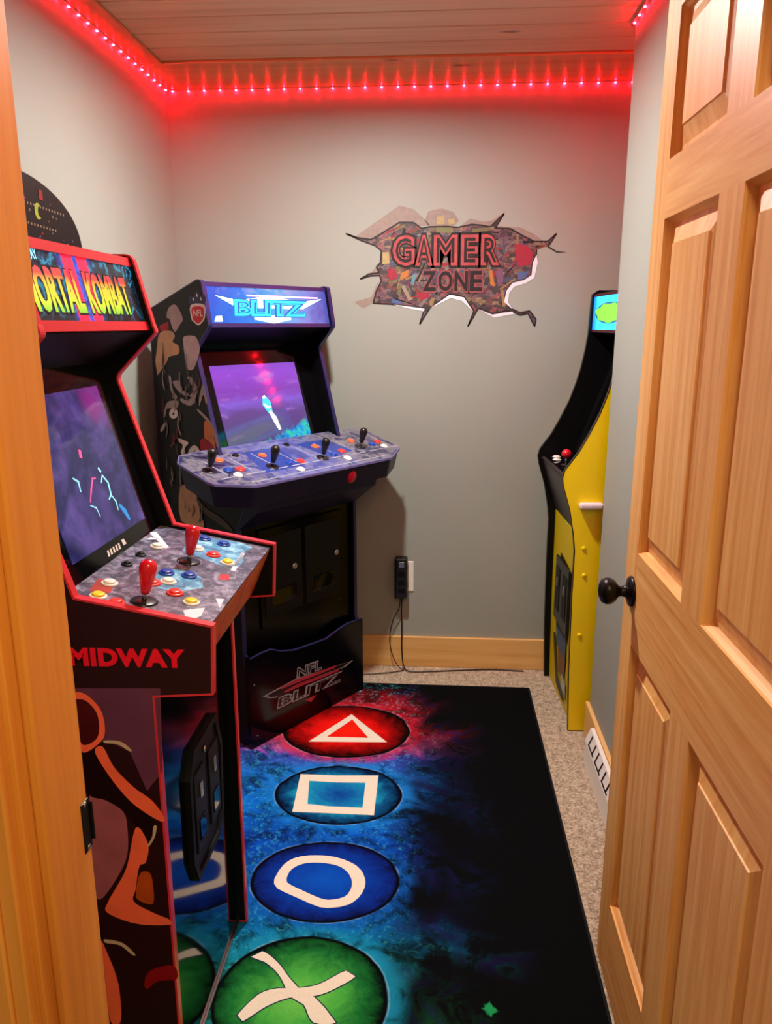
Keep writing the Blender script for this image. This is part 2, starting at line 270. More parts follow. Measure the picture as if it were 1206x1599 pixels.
BSIDE = {"crest":[[-0.2175,1.608],[-0.1953,1.606],[-0.1759,1.625],[-0.1595,1.607],[-0.1371,1.609],[-0.1415,1.58],[-0.2189,1.582]],"shield":[[-0.2147,1.578],[-0.1415,1.577],[-0.1429,1.536],[-0.1609,1.519],[-0.1809,1.511],[-0.2003,1.521],[-0.2147,1.533]],"helmet":[[-0.341,1.568],[-0.3116,1.581],[-0.288,1.573],[-0.2622,1.533],[-0.2808,1.514],[-0.3038,1.492],[-0.3174,1.492],[-0.3296,1.514],[-0.3382,1.533],[-0.354,1.539]],"jersey":[[-0.4078,1.476],[-0.3812,1.491],[-0.3318,1.492],[-0.3124,1.475],[-0.3282,1.456],[-0.2952,1.442],[-0.298,1.415],[-0.3554,1.403],[-0.3798,1.377],[-0.4178,1.36],[-0.4322,1.362],[-0.4322,1.397],[-0.42,1.44]],"redcape":[[-0.4006,1.51],[-0.3454,1.525],[-0.3454,1.498],[-0.3892,1.483]],"body2":[[-0.2613,1.474],[-0.2039,1.476],[-0.1831,1.454],[-0.1823,1.424],[-0.2175,1.367],[-0.2585,1.366],[-0.2635,1.412],[-0.2672,1.447]],"tan2":[[-0.4322,1.405],[-0.3626,1.407],[-0.3684,1.387],[-0.4236,1.341],[-0.4308,1.346]],"ln1":[[-0.3626,1.334],[-0.3504,1.335],[-0.3432,1.291],[-0.321,1.266],[-0.3346,1.253],[-0.3554,1.286]],"ln2":[[-0.2591,1.336],[-0.2319,1.336],[-0.2017,1.299],[-0.2197,1.269],[-0.2499,1.272],[-0.2247,1.293],[-0.245,1.325]],"ln3":[[-0.3396,1.318],[-0.3038,1.322],[-0.2944,1.294],[-0.2563,1.281],[-0.2577,1.272],[-0.2885,1.275],[-0.3152,1.288],[-0.3332,1.304]],"ln4":[[-0.1781,1.312],[-0.1659,1.314],[-0.1523,1.264],[-0.1609,1.249],[-0.1731,1.281],[-0.1953,1.242],[-0.1975,1.261]],"ring":[[-0.3726,1.203],[-0.3626,1.216],[-0.344,1.223],[-0.326,1.219],[-0.321,1.205],[-0.3296,1.192],[-0.3504,1.186],[-0.3676,1.19]],"ringin":[[-0.3562,1.203],[-0.3454,1.211],[-0.3382,1.205],[-0.3468,1.197]],"ln5":[[-0.372,1.246],[-0.3152,1.251],[-0.321,1.229],[-0.3418,1.22],[-0.3834,1.22],[-0.3992,1.189],[-0.4042,1.194],[-0.3948,1.224]],"ln6":[[-0.4014,1.169],[-0.3978,1.161],[-0.4214,1.134],[-0.4344,1.136],[-0.4236,1.152]],"shoulder":[[-0.2061,1.23],[-0.1573,1.204],[-0.1199,1.167],[-0.1026,1.112],[-0.1135,1.108],[-0.1321,1.157],[-0.1659,1.194],[-0.2053,1.22]],"face":[[-0.1737,1.189],[-0.1371,1.18],[-0.1257,1.133],[-0.1221,1.093],[-0.1601,1.087],[-0.1731,1.105],[-0.1781,1.141]],"red2":[[-0.2025,1.121],[-0.1709,1.129],[-0.1357,1.111],[-0.1229,1.086],[-0.1609,1.077],[-0.1989,1.078]],"ln7":[[-0.298,1.262],[-0.2627,1.257],[-0.2189,1.274],[-0.2125,1.26],[-0.2455,1.239],[-0.2758,1.242],[-0.2993,1.25]],"num1":[[-0.3282,1.117],[-0.2894,1.113],[-0.2699,1.105],[-0.2916,1.086],[-0.293,1.068],[-0.2794,1.052],[-0.2993,1.046],[-0.3174,1.066],[-0.303,1.095],[-0.3332,1.107]],"num2":[[-0.2685,1.081],[-0.2391,1.101],[-0.2125,1.091],[-0.2111,1.072],[-0.2305,1.067],[-0.2369,1.084],[-0.2591,1.054],[-0.2744,1.06]],"lowtan":[[-0.3324,0.941],[-0.2477,0.93],[-0.2255,0.859],[-0.2133,0.804],[-0.3426,0.81]],"lowln":[[-0.2441,0.915],[-0.1953,0.882],[-0.1135,0.858],[-0.0516,0.824],[-0.0732,0.817],[-0.1479,0.841],[-0.2197,0.867]]}
BKICK = {"wing":[[0.0582,0.185],[0.2305,0.192],[0.5607,0.151],[0.5105,0.138],[0.3834,0.154],[0.1953,0.167],[0.1235,0.154],[0.0863,0.167]],"rbar":[[0.1407,0.186],[0.2183,0.189],[0.4589,0.166],[0.4466,0.157],[0.2183,0.174],[0.1515,0.178]],"NFL":[[0.2333,0.195],[0.2347,0.232],[0.369,0.183],[0.3698,0.219]],"BLITZ":[[0.1271,0.109],[0.1285,0.148],[0.4933,0.087],[0.4941,0.118]],"dia":[[0.2721,0.085],[0.3382,0.082],[0.3074,0.062]]}
WAVE = [[-0.0108,0.365],[0.0086,0.346],[0.0705,0.351],[0.1113,0.35],[0.1587,0.326],[0.2319,0.306],[0.3296,0.299],[0.4092,0.294],[0.4783,0.31],[0.5371,0.319],[0.6261,0.314]]
BDECK = {"stick":[[-0.114,-0.017],[0.12,0.028],[0.366,0.033],[0.617,0.001]],"orange":[[-0.031,-0.072],[0.151,-0.056],[0.417,-0.055],[0.619,-0.051]],"blue":[[-0.053,-0.001],[0.202,0.029],[0.436,0.025],[0.687,0.003]],"red":[[-0.008,0.01],[0.255,0.03],[0.494,0.013],[0.736,-0.009]],"white":[[-0.047,0.043],[0.201,0.084],[0.462,0.071],[0.725,0.034]],"dot":[[0.055,-0.087],[0.316,-0.104]]}

# ------------------------------------------------------------------ the room
YB, XL, XR, ZC = 3.285, -1.095, 0.585, 2.43
struct(MB().box((-1.3, -1.4, -0.05), (1.4, 3.5, 0.0), M_carpet).build('floor'), 'speckled beige carpet floor')
struct(MB().box((-1.3, YB, 0), (1.35, YB + 0.1, ZC + 0.05), M_wall).build('wall_back'), 'grey back wall with the graffiti sticker')
struct(MB().box((XL - 0.1, 0.65, 0), (XL, YB, ZC + 0.05), M_wall).build('wall_left'), 'grey left wall behind the cabinets')
struct(MB().box((XR, 0.65, 0), (1.35, 2.69, ZC + 0.05), M_wall).build('wall_right'), 'grey wall between the alcove and the open door')
struct(MB().box((1.06, 2.69, 0), (1.35, YB, ZC + 0.05), M_wall).build('wall_alcove'), 'grey side wall of the alcove')
fw = MB().box((XL - 0.1, 0.65, 0), (-0.425, 0.774, ZC + 0.05), M_wall).box((-0.425, 0.65, 2.20), (0.475, 0.774, ZC + 0.05), M_wall).box((0.475, 0.65, 0), (XR + 0.05, 0.774, ZC + 0.05), M_wall)
struct(fw.build('wall_front'), 'grey wall around the doorway')
cb = MB().box((-1.3, 0.6, ZC + 0.014), (1.4, 3.45, ZC + 0.06), M_ceil)
yy = 2.965; bw = 0.128
while yy > 0.66:
    y0 = max(0.66, yy - bw); cb.box((XL, y0 + 0.002, ZC), (1.2, yy - 0.002, ZC + 0.02), M_ceil, 0.004); yy -= bw
struct(cb.build('ceiling'), 'knotty pine plank ceiling')
struct(MB().box((XL, 2.97, ZC - 0.008), (1.2, YB, ZC + 0.014), M_cbor, 0.003).build('trim_1'), 'wide pine board along the back edge of the ceiling')
struct(MB().box((XL, 0.774, ZC - 0.008), (-1.0, 2.968, ZC + 0.014), wood('ceiling_side_pine', 'y', '9a6438', 'ae7644', 'bf8850', 0.5, 0.35), 0.003).build('trim_2'), 'pine board along the left edge of the ceiling')

# door frame
j = MB().box((-0.427, 0.644, 0), (-0.405, 0.774, 2.18), M_jamb, 0.0015).box((-0.405, 0.662, 0), (-0.393, 0.716, 2.168), M_jamb, 0.003).build('trim_3'); struct(j, 'orange pine door jamb on the left')
sp = MB().box((-0.4055, 0.757, 0.918), (-0.4035, 0.775, 0.982), M_bronze, 0.0008).box((-0.41, 0.775, 0.925), (-0.400, 0.778, 0.975), M_bronze, 0.0015)
sp.lathe([(0.004, 0), (0.003, 0.001)], (-0.4036, 0.766, 0.922), (1, 0, 0), M_steel, 10).lathe([(0.004, 0), (0.003, 0.001)], (-0.4036, 0.766, 0.978), (1, 0, 0), M_steel, 10)
lab(sp.build('strike_plate', j), 'black metal strike plate')
struct(MB().box((0.455, 0.644, 0), (0.477, 0.774, 2.18), M_jamb, 0.0015).box((0.443, 0.662, 0), (0.455, 0.716, 2.168), M_jamb, 0.003).build('trim_4'), 'right door jamb')
struct(MB().box((-0.405, 0.644, 2.168), (0.455, 0.774, 2.19), wood('head_pine', 'x', 'b87428', 'c98838', 'd69a48', 0.5), 0.0015).build('trim_5'), 'head of the door frame')
def casing(name, x0, x1, y0, y1, label):
    m = MB(); e = 0.004; ym = y0 if y0 < 0.7 else y1; yi = y1 if y0 < 0.7 else y0
    for (a, b) in ((x0, x0 + (x1 - x0) * 0.28), (x0 + (x1 - x0) * 0.28, x0 + (x1 - x0) * 0.8), (x0 + (x1 - x0) * 0.8, x1)):
        k = 0 if a != x0 else 0.004 * (1 if y0 < 0.7 else -1)
        m.box((a, ym + k, 0), (b, yi, 2.25), M_jamb, 0.002)
    struct(m.build(name), label)
casing('trim_6', -0.411, -0.475, 0.622, 0.644, 'pine casing left of the doorway, hallway side')
casing('trim_7', -0.411, -0.475, 0.774, 0.790, 'pine casing left of the doorway, room side')
casing('trim_8', 0.461, 0.525, 0.622, 0.644, 'pine casing right of the doorway, hallway side')

def baseb(name, a, b, grain_m, label): struct(MB().box(a, b, grain_m, 0.003).build(name), label)
M_base_y = wood('baseboard_pine_side', 'y', 'c99250', 'dcaa66', 'e8bc7c', 0.4)
baseb('baseboard_back', (XL, YB - 0.016, 0), (1.2, YB, 0.145), M_base, 'knotty pine baseboard under the sticker wall')
baseb('baseboard_left', (XL, 0.80, 0), (XL + 0.015, YB - 0.016, 0.145), M_base_y, 'pine baseboard behind the cabinets')
baseb('baseboard_right', (XR - 0.015, 0.80, 0), (XR, 2.70, 0.145), M_base_y, 'pine baseboard beside the yellow cabinet')

# the open six-panel door
hinge_x, hinge_y, Tk = 0.455, 0.775, 0.042
def door_leaf():
    m = MB(); f0 = hinge_x - Tk; ys = [0.775, 0.86, 1.16, 1.26, 1.55, 1.635]; zs = [0.012, 0.217, 0.865, 1.065, 1.712, 1.815, 2.065, 2.165]
    yz = lambda y, z, d, s: ((f0 + d) if s < 0 else (hinge_x - d), y, z)
    for s in (-1, 1):
        def quad(y0, z0, y1, z1, mt): m.poly([yz(y0, z0, 0, s), yz(y1, z0, 0, s), yz(y1, z1, 0, s), yz(y0, z1, 0, s)], mt)
        quad(ys[0], zs[0], ys[1], zs[-1], M_door_v); quad(ys[4], zs[0], ys[5], zs[-1], M_door_v)
        for z0, z1 in ((zs[0], zs[1]), (zs[2], zs[3]), (zs[4], zs[5]), (zs[6], zs[7])): quad(ys[1], z0, ys[4], z1, M_door_h)
        for z0, z1 in ((zs[1], zs[2]), (zs[3], zs[4]), (zs[5], zs[6])):
            quad(ys[2], z0, ys[3], z1, M_door_v)
            for y0, y1 in ((ys[1], ys[2]), (ys[3], ys[4])):
                rings = [(0, 0), (0.0015, 0.004), (0.006, 0.010), (0.009, 0.0165), (0.018, 0.0165), (0.046, 0.007), (0.0475, 0.0045)]
                for (i0, d0), (i1, d1) in zip(rings, rings[1:]):
                    A = [(y0+i0, z0+i0), (y1-i0, z0+i0), (y1-i0, z1-i0), (y0+i0, z1-i0)]; B = [(y0+i1, z0+i1), (y1-i1, z0+i1), (y1-i1, z1-i1), (y0+i1, z1-i1)]
                    for k in range(4):
                        k2 = (k + 1) % 4
                        m.poly([yz(*A[k], d0, s), yz(*A[k2], d0, s), yz(*B[k2], d1, s), yz(*B[k], d1, s)], M_door_h if (k % 2 == 0 and i1 < 0.012) else M_door_v)
                i, d = rings[-1]; m.poly([yz(y0+i, z0+i, d, s), yz(y1-i, z0+i, d, s), yz(y1-i, z1-i, d, s), yz(y0+i, z1-i, d, s)], M_door_v)
    a = (f0, ys[0], zs[0]); b = (hinge_x, ys[5], zs[-1])
    m.poly([(a[0], b[1], a[2]), (b[0], b[1], a[2]), (b[0], b[1], b[2]), (a[0], b[1], b[2])], M_door_v)
    m.poly([(a[0], a[1], a[2]), (b[0], a[1], a[2]), (b[0], a[1], b[2]), (a[0], a[1], b[2])], M_door_v)
    m.poly([(a[0], a[1], a[2]), (b[0], a[1], a[2]), (b[0], b[1], a[2]), (a[0], b[1], a[2])], M_door_h)
    m.poly([(a[0], a[1], b[2]), (b[0], a[1], b[2]), (b[0], b[1], b[2]), (a[0], b[1], b[2])], M_door_h)
    return m
door = struct(door_leaf().build('door_1'), 'open six-panel orange wooden door with a dark round knob')
for s, fx, nm in ((-1, hinge_x - Tk, 'black round knob facing the room'), (1, hinge_x, 'black round knob on the far face')):
    k = MB().lathe([(0.033, 0), (0.033, 0.003), (0.030, 0.007), (0.020, 0.010), (0.013, 0.013), (0.011, 0.024), (0.014, 0.030), (0.023, 0.036), (0.0285, 0.046), (0.0285, 0.054), (0.024, 0.063), (0.014, 0.068), (0.001, 0.070)], (fx, 1.572, 0.975), (s, 0, 0), M_bronze, 32)
    lab(k.build('door_knob', door), nm)
MB().box((0.421, 1.6345, 0.945), (0.447, 1.637, 1.002), M_bronze, 0.001).box((0.428, 1.636, 0.965), (0.440, 1.645, 0.983), M_steel, 0.002).build('latch', door)
for z in (0.25, 1.08, 1.92):
    h = MB().lathe([(0.006, -0.045), (0.006, 0.045)], (0.462, 0.777, z), (0, 0, 1), M_bronze, 12).box((0.44, 0.7725, z - 0.045), (0.457, 0.7755, z + 0.045), M_bronze)
    h.build('hinge', door)

# LED tape under the ceiling edge
led = empty('led_light_strip', (XL + 0.01, 2.0, ZC - 0.009), 0, 'glowing red LED strip running around the top of the walls', 'light strip')
LO = Vector(led.location)
zt = ZC - 0.009
path = [Vector((XL + 0.007, 0.80, zt)), Vector((XL + 0.007, YB - 0.007, zt)), Vector((1.052, YB - 0.007, zt)), Vector((1.052, 2.702, zt)), Vector((XR - 0.007, 2.702, zt)), Vector((XR - 0.007, 0.80, zt))]
tp = MB(); beads = []
for a, b in zip(path, path[1:]):
    d = (b - a).normalized(); s = Vector((-d.y, d.x, 0)) * 0.005; L = (b - a).length
    pts = [a - d*0.005 + s - LO, b + d*0.005 + s - LO, b + d*0.005 - s - LO, a - d*0.005 - s - LO]
    tp.add([p + Vector((0, 0, 0)) for p in pts] + [p - Vector((0, 0, 0.002)) for p in pts], [(0, 1, 2, 3), (7, 6, 5, 4), (0, 4, 5, 1), (1, 5, 6, 2), (2, 6, 7, 3), (3, 7, 4, 0)], M_tape)
    n = int(L / 0.063); beads += [a + d * (0.02 + (L - 0.04) * i / n) for i in range(n + 1)]
tp.build('led_tape', led)
b0 = MB().box((-0.0032, -0.0032, -0.0055), (0.0032, 0.0032, -0.002), M_led, 0.0008).build('led_bead', led)
def seen(p): return (p.x < -1.05 and p.y > 2.2) or (p.y > 3.2 and p.x < 0.72) or (p.x < 0.6 and p.x > 0.5 and p.y > 2.25)
drop = [Vector((1.052, YB - 0.007, zt - 0.063 * i)) for i in range(1, 13)]; beads += drop
tp.box((1.047 - LO.x, YB - 0.004 - LO.y, zt - 0.8 - LO.z), (1.057 - LO.x, YB - 0.002 - LO.y, 0), M_tape)
vis = [p for p in beads if seen(p)][:98]; rest = [p for p in beads if p not in vis]
for i, p in enumerate(vis):
    o = b0 if i == 0 else b0.copy()
    if i: COL.objects.link(o); o.parent = led
    o.location = p - LO
rb = MB()
for p in rest: q = p - LO; rb.box((q.x - .0032, q.y - .0032, q.z - .0055), (q.x + .0032, q.y + .0032, q.z - .002), M_led)
tag(rb.build('led_bead_run', led), kind='stuff')

# flush ceiling lamp
cl = empty('ceiling_light', (-0.25, 2.34, ZC), 0, 'small round downlight in the pine ceiling above the rug', 'lamp')
MB().lathe([(0.070, 0), (0.070, -0.004), (0.066, -0.007), (0.056, -0.007), (0.052, 0.0)], (0, 0, 0), (0, 0, 1), M_white, 40).build('trim_ring', cl)
m_dif = mat('lamp_diffuser', 'fff0d8', 0.5, emit=2.0)
MB().lathe([(0.053, 0), (0.052, -0.005), (0.005, -0.0055)], (0, 0, 0), (0, 0, 1), m_dif, 40).build('lens', cl)

# ------------------------------------------------------------------ rug
def rug_mat():
    m, nt, b = newmat('gamer_rug_print'); E.nt = nt; v, x, y, z = coords()
    n1 = noise(v, 9, 6, 1.6, rough=0.62); n2 = noise(v, 22, 5, 2.2, rough=0.6, loc=(3, 1, 0)); n3 = noise(v, 60, 3, 1.0); nb = noise(v, 3.2, 3, 0.8, loc=(5, 2, 0))
    yw = y + (n1 - 0.5) * 0.22
    glow = ramp((yw - 1.30) / 1.80, [(0.0, '2a9a3a'), (0.10, '22a860'), (0.165, '0c88b8'), (0.23, '0a6cc8'), (0.38, '0a44c0'), (0.50, '1078ec'), (0.60, '207cec'), (0.665, '4048c0'), (0.70, 'c85aa4'), (0.76, 'd01830'), (0.93, 'a00c18'), (0.96, '100608')])
    fade = step(x + (nb - 0.5) * 0.55, 0.02, -0.20)
    fade2 = step(x + (nb - 0.5) * 0.8, 0.14, -0.16)
    ridge = (1 - E.m('ABSOLUTE', n2 * 2 - 1)).pw(14)
    ridge1 = (1 - E.m('ABSOLUTE', n1 * 2 - 1)).pw(10)
    inten = (step(n1, 0.32, 0.72) * 0.95 + 0.14) * fade + ridge1 * 0.16 * fade2 * step(n1 + n3 * 0.3, 0.5, 0.72)
    col = mixc(inten.sat(), srgb('08090c'), glow)
    spark = (ridge * fade * step(n3, 0.48, 0.66) * 0.55).sat()
    col = mixc(spark, col, srgb('4ad8f0'))
    purp = ramp(yw, [(0.0, '1a1040'), (1.0, '1a1040')])
    col = mixc((step(n1, 0.5, 0.62) * step(n1, 0.72, 0.62) * fade2 * (1 - fade) * 0.6).sat(), col, srgb('241a5c'))
    def disc(col, cx, cy, rx, ry, inner, outer, rimc, wob=0.12, g=1.0, flec=None):
        dx = (x - cx) / rx; dy = (y - cy) / ry
        t = (dx * dx + dy * dy).pw(0.5) + (nb - 0.5) * wob
        tt = t + (n1 - 0.5) * 0.6 + (n2 - 0.5) * 0.25
        fillc = ramp(tt, inner)
        halo = (step(t, 1.30, 1.03) * 0.8) * step(n1, 0.3, 0.6)
        col = mixc(halo, col, rimc)
        col = mixc(step(t, 1.03, 1.012) * step(n1, 0.42, 0.6) * 0.8, col, mixc(0.3, rimc, srgb('c0e8ff')))
        col = mixc(step(t, 1.012, 0.99), col, srgb('05060a'))
        return mixc(step(t, 0.975, 0.93), col, fillc)
    col = disc(col, -0.335, 2.675, 0.245, 0.195, [(0.0, 'ff2410'), (0.45, 'f01410'), (0.7, '9c0808'), (0.95, '240404')], None, srgb('d02038'))
    col = disc(col, -0.314, 2.258, 0.215, 0.165, [(0.0, '0c3c9c'), (0.3, '1470b8'), (0.6, '1aa0cc'), (0.8, '0a5088'), (0.98, '04183c')], None, srgb('1a84e4'))
    col = disc(col, -0.298, 1.850, 0.210, 0.163, [(0.0, '0c58d0'), (0.5, '0a40b0'), (0.8, '0a2a8c'), (0.98, '081048')], None, srgb('1060c8'))
    col = disc(col, -0.297, 1.455, 0.206, 0.185, [(0.0, '74d058'), (0.4, '4cb448'), (0.72, '1c7434'), (0.97, '031a10')], None, srgb('1a94c0'))
    tf = step(E.m('ABSOLUTE', x - 0.14) + E.m('ABSOLUTE', y - 1.455) + (n3 - 0.5) * 0.05, 0.020, 0.010)
    col = mixc(tf, col, srgb('1f9a5a'))
    weave = noise(v, 700, 2)
    col = mixc(0.5, col, ramp(weave, [(0.3, 'b0b0b0'), (0.7, 'ffffff')]), 'MULTIPLY')
    link(col, b.inputs['Base Color']); b.inputs['Roughness'].default_value = 0.85; b.inputs['Specular IOR Level'].default_value = 0.04
    bp = nt.nodes.new('ShaderNodeBump'); bp.inputs['Strength'].default_value = 0.25; bp.inputs['Distance'].default_value = 0.001
    link(weave, bp.inputs['Height']); nt.links.new(bp.outputs[0], b.inputs['Normal'])
    return m
M_rug = rug_mat(); M_rugedge = P('rug_binding', '101014', rough=0.9)
M_sym = P('rug_symbol_print', 'e6d9c8', rough=0.85, nscale=200); M_symred = P('rug_symbol_red', 'c8140e', rough=0.85)
M_symline = P('rug_symbol_outline', '0b2c44', rough=0.85)
rg = MB(); RX0, RX1, RY0, RY1, RT = -0.86, 0.406, 0.86, 3.078, 0.004
rg.box((RX0, RY0, 0.0003), (RX1, RY1, RT), M_rug)
rg.box((RX1 - 0.004, RY0, 0.0003), (RX1 + 0.003, RY1, RT + 0.001), M_rugedge).box((RX0, RY1 - 0.004, 0.0003), (RX1 + 0.003, RY1 + 0.003, RT + 0.001), M_rugedge)
ff = lambda h: (lambda p: (p[0], p[1], RT + h))
def sym(out_, in_=None):
    o2 = offset(out_, 0.003); rg.poly([ff(0.0002)(p) for p in o2], M_symline)
    if in_:
        n = len(out_)
        if len(in_) != n: raise Exception('ring')
        vs = [ff(0.0004)(p) for p in out_] + [ff(0.0004)(p) for p in in_]
        rg.add(vs, [[i, (i+1) % n, n + (i+1) % n, n + i] for i in range(n)], M_sym)
    else: rg.poly([ff(0.0004)(p) for p in out_], M_sym)
R_ = RUG
def csm(pts):                               # smooth the long sides, keep the four stroke ends sharp
    n = len(pts); out_ = []
    for i in range(n):
        a, b, c, d = (Vector(pts[(i + k) % n]) for k in (-1, 0, 1, 2)); sharp = (c - b).length < 0.045
        for k in range(1 if sharp else 4):
            t = k / 4; cu = 0.5 * ((2*b) + (c - a)*t + (2*a - 5*b + 4*c - d)*t*t + (3*b - a - 3*c + d)*t**3); out_.append((cu.x, cu.y))
    return out_
def shapes():
    # rings: white band with the disc colour showing through the middle
    tri = [R_['tri'][0], R_['tri'][2], R_['tri'][3]]
    for o_, i_ in ((tri, R_['tri_in']), (R_['sq'], R_['sq_in'])):
        n = len(o_); rg.add([ff(0.0004)(p) for p in o_] + [ff(0.0004)(p) for p in i_], [[i, (i+1) % n, n + (i+1) % n, n + i] for i in range(n)], M_sym)
    def res(loop, n=40):
        c = (sum(p[0] for p in loop) / len(loop), sum(p[1] for p in loop) / len(loop)); sp = spline(loop + [loop[0]], 8); r = []
        sp = [(p.x, p.y) for p in [Vector((a[0], a[1])) for a in sp]]
        for k in range(n):
            t = 2 * math.pi * k / n; best = min(sp, key=lambda p: abs((math.atan2(p[1]-c[1], p[0]-c[0]) - t + math.pi) % (2*math.pi) - math.pi)); r.append(best)
        return r
    a = res(R_['o']); b = res(R_['o_in']); n = len(a)
    rg.add([ff(0.0004)(p) for p in a] + [ff(0.0004)(p) for p in b], [[i, (i+1) % n, n + (i+1) % n, n + i] for i in range(n)], M_sym)
    for k, h in (('x1', 0.0004), ('x2', 0.0006)):
        rg.poly([ff(h - 0.0003)(p) for p in offset(csm(R_[k]), 0.003)], M_symline); rg.poly([ff(h)(p) for p in csm(R_[k])], M_sym)
shapes()
rug = tag(rg.build('area_rug'), 'black area rug printed with glowing triangle, square, circle and cross', 'rug')

# ------------------------------------------------------------------ wall sticker
def tri_poly(m, pts, yv, mt): m.poly([(p[0], yv, p[1]) for p in pts], mt)
def graf_mat():
    m, nt, b = newmat('graffiti_print'); E.nt = nt; v, x, y, z = coords()
    vo = nt.nodes.new('ShaderNodeTexVoronoi'); vo.inputs['Scale'].default_value = 48; vo.inputs['Randomness'].default_value = 1
    mp = nt.nodes.new('ShaderNodeMapping'); mp.inputs['Scale'].default_value = (1, 1, 1.4); mp.inputs['Rotation'].default_value = (0, 0.6, 0); nt.links.new(v, mp.inputs[0])
    nt.links.new(mp.outputs[0], vo.inputs['Vector'])
    s = nt.nodes.new('ShaderNodeSeparateColor'); nt.links.new(vo.outputs['Color'], s.inputs[0])
    c = ramp(E(s.outputs[0]), [(0.0, '2e2628'), (0.3, '463a3e'), (0.5, '6a3c44'), (0.64, '6e6064'), (0.78, '8c4644'), (0.88, '444860'), (0.96, '8a7258')])
    c = mixc(step(noise(v, 90, 3, 1.5), 0.5, 0.62) * 0.7, c, srgb('262024'))
    link(c, b.inputs['Base Color']); b.inputs['Roughness'].default_value = 0.5; return m
st = MB(); y0 = YB - 0.0006; D_ = DECAL
g1 = P('sticker_grey_rubble', '8e8078', noise=0.25); g2 = P('sticker_dark_grey', '6c5f60', noise=0.3); dk = P('sticker_dark_line', '2c2426')
cm = dict(wh='dcdae4', yel='a89668', org='b0703c', red='983040', blu='54608c', cyn='5c8890', pnk='74506a', tan='94846e', grn='747450', gry='463c3e')
cmm = {k: P('sticker_' + k, v, noise=0.2) for k, v in cm.items()}
for k in ('grey1', 'grey2', 'grey3', 'grey4', 'grey5'):
    tri_poly(st, D_[k], y0, g1)
tri_poly(st, [(p[0], p[1]) for p in D_['hole']], y0 - 0.0003, graf_mat()); tri_poly(st, D_['crack'], y0 - 0.0003, dk)
for i in range(len(D_['hole'])):               # dark torn edge
    a, b = D_['hole'][i], D_['hole'][(i + 1) % len(D_['hole'])]; d = Vector((b[0]-a[0], b[1]-a[1])); 
    if d.length < 1e-4: continue
    nn = Vector((-d.y, d.x)).normalized() * 0.003
    tri_poly(st, [(a[0]+nn.x, a[1]+nn.y), (b[0]+nn.x, b[1]+nn.y), (b[0]-nn.x, b[1]-nn.y), (a[0]-nn.x, a[1]-nn.y)], y0 - 0.0005, dk)
HO = D_['hole']
def inside(x, z):
    c = False
    for i in range(len(HO)):
        (x1, z1), (x2, z2) = HO[i], HO[i-1]
        if (z1 > z) != (z2 > z) and x < (x2 - x1) * (z - z1) / (z2 - z1) + x1: c = not c
    return c
rs_ = random.Random(21); bars = [P('sticker_bar_' + n, c, noise=0.3) for n, c in (('rust', '7a4038'), ('slate', '4c5068'), ('olive', '6e6848'), ('plum', '5c3c50'), ('ash', '7c7070'), ('coal', '262024'), ('brick', '8a3038'), ('ochre', '94744a'))]
cnt = 0
while cnt < 150:
    cx, cz = rs_.uniform(-0.30, 0.42), rs_.uniform(1.56, 1.92); a = rs_.uniform(-0.5, 1.9); l = rs_.uniform(0.012, 0.045); w = rs_.uniform(0.002, 0.008)
    dxy = Vector((math.cos(a), math.sin(a))) * l; nn = Vector((-math.sin(a), math.cos(a))) * w; q = [(cx - dxy.x - nn.x, cz - dxy.y - nn.y), (cx + dxy.x - nn.x, cz + dxy.y - nn.y), (cx + dxy.x + nn.x * .4, cz + dxy.y + nn.y * .4), (cx - dxy.x + nn.x, cz - dxy.y + nn.y)]
    if all(inside(*p) for p in q): tri_poly(st, q, y0 - 0.00045 - 0.000003 * cnt, rs_.choice(bars)); cnt += 1
for i, (k, p) in enumerate(D_.items()):
    if k[:3] in cmm and k[:3] != 'gry':
        c = [sum(q[j] for q in p) / len(p) for j in (0, 1)]; tri_poly(st, [(c[0] + (q[0]-c[0]) * .75, c[1] + (q[1]-c[1]) * .8) for q in p], y0 - 0.0010 - 0.00002 * i, cmm[k[:3]])
    if k[:2] == 'wh': tri_poly(st, p, y0 - 0.0010, cmm['wh'])
PW = lambda u, v, h: (u, y0 - h, v)
letters = [('G', -0.197, -0.108), ('A', -0.105, -0.035), ('M', -0.030, 0.065), ('E', 0.080, 0.150), ('R', 0.160, 0.235)]
m_lr = P('sticker_letter_red', 'a8484a', noise=0.45, nscale=30); m_ld = P('sticker_letter_outline', '2a2426')
for ch, a, b in letters:
    st.text(ch, PW, a - 0.010, 1.748, b + 0.010, 1.884, 0.0018, m_ld, 0.10); st.text(ch, PW, a, 1.757, b, 1.875, 0.0022, m_lr, 0.05)
    st.text(ch, PW, a + 0.012, 1.769, b - 0.012, 1.863, 0.0024, m_ld, 0.0)
m_zl = P('sticker_zone_letter', '8c4c50', noise=0.3)
for ch, a, b in (('Z', -0.074, -0.018), ('O', -0.010, 0.048), ('N', 0.056, 0.110), ('E', 0.118, 0.168)):
    st.text(ch, PW, a - 0.006, 1.650, b + 0.006, 1.742, 0.0026, m_zl, 0.09); st.text(ch, PW, a, 1.657, b, 1.736, 0.0029, m_ld, 0.03)
tag(st.build('wall_sticker'), 'graffiti GAMER ZONE broken-wall sticker on the back wall', 'wall sticker')

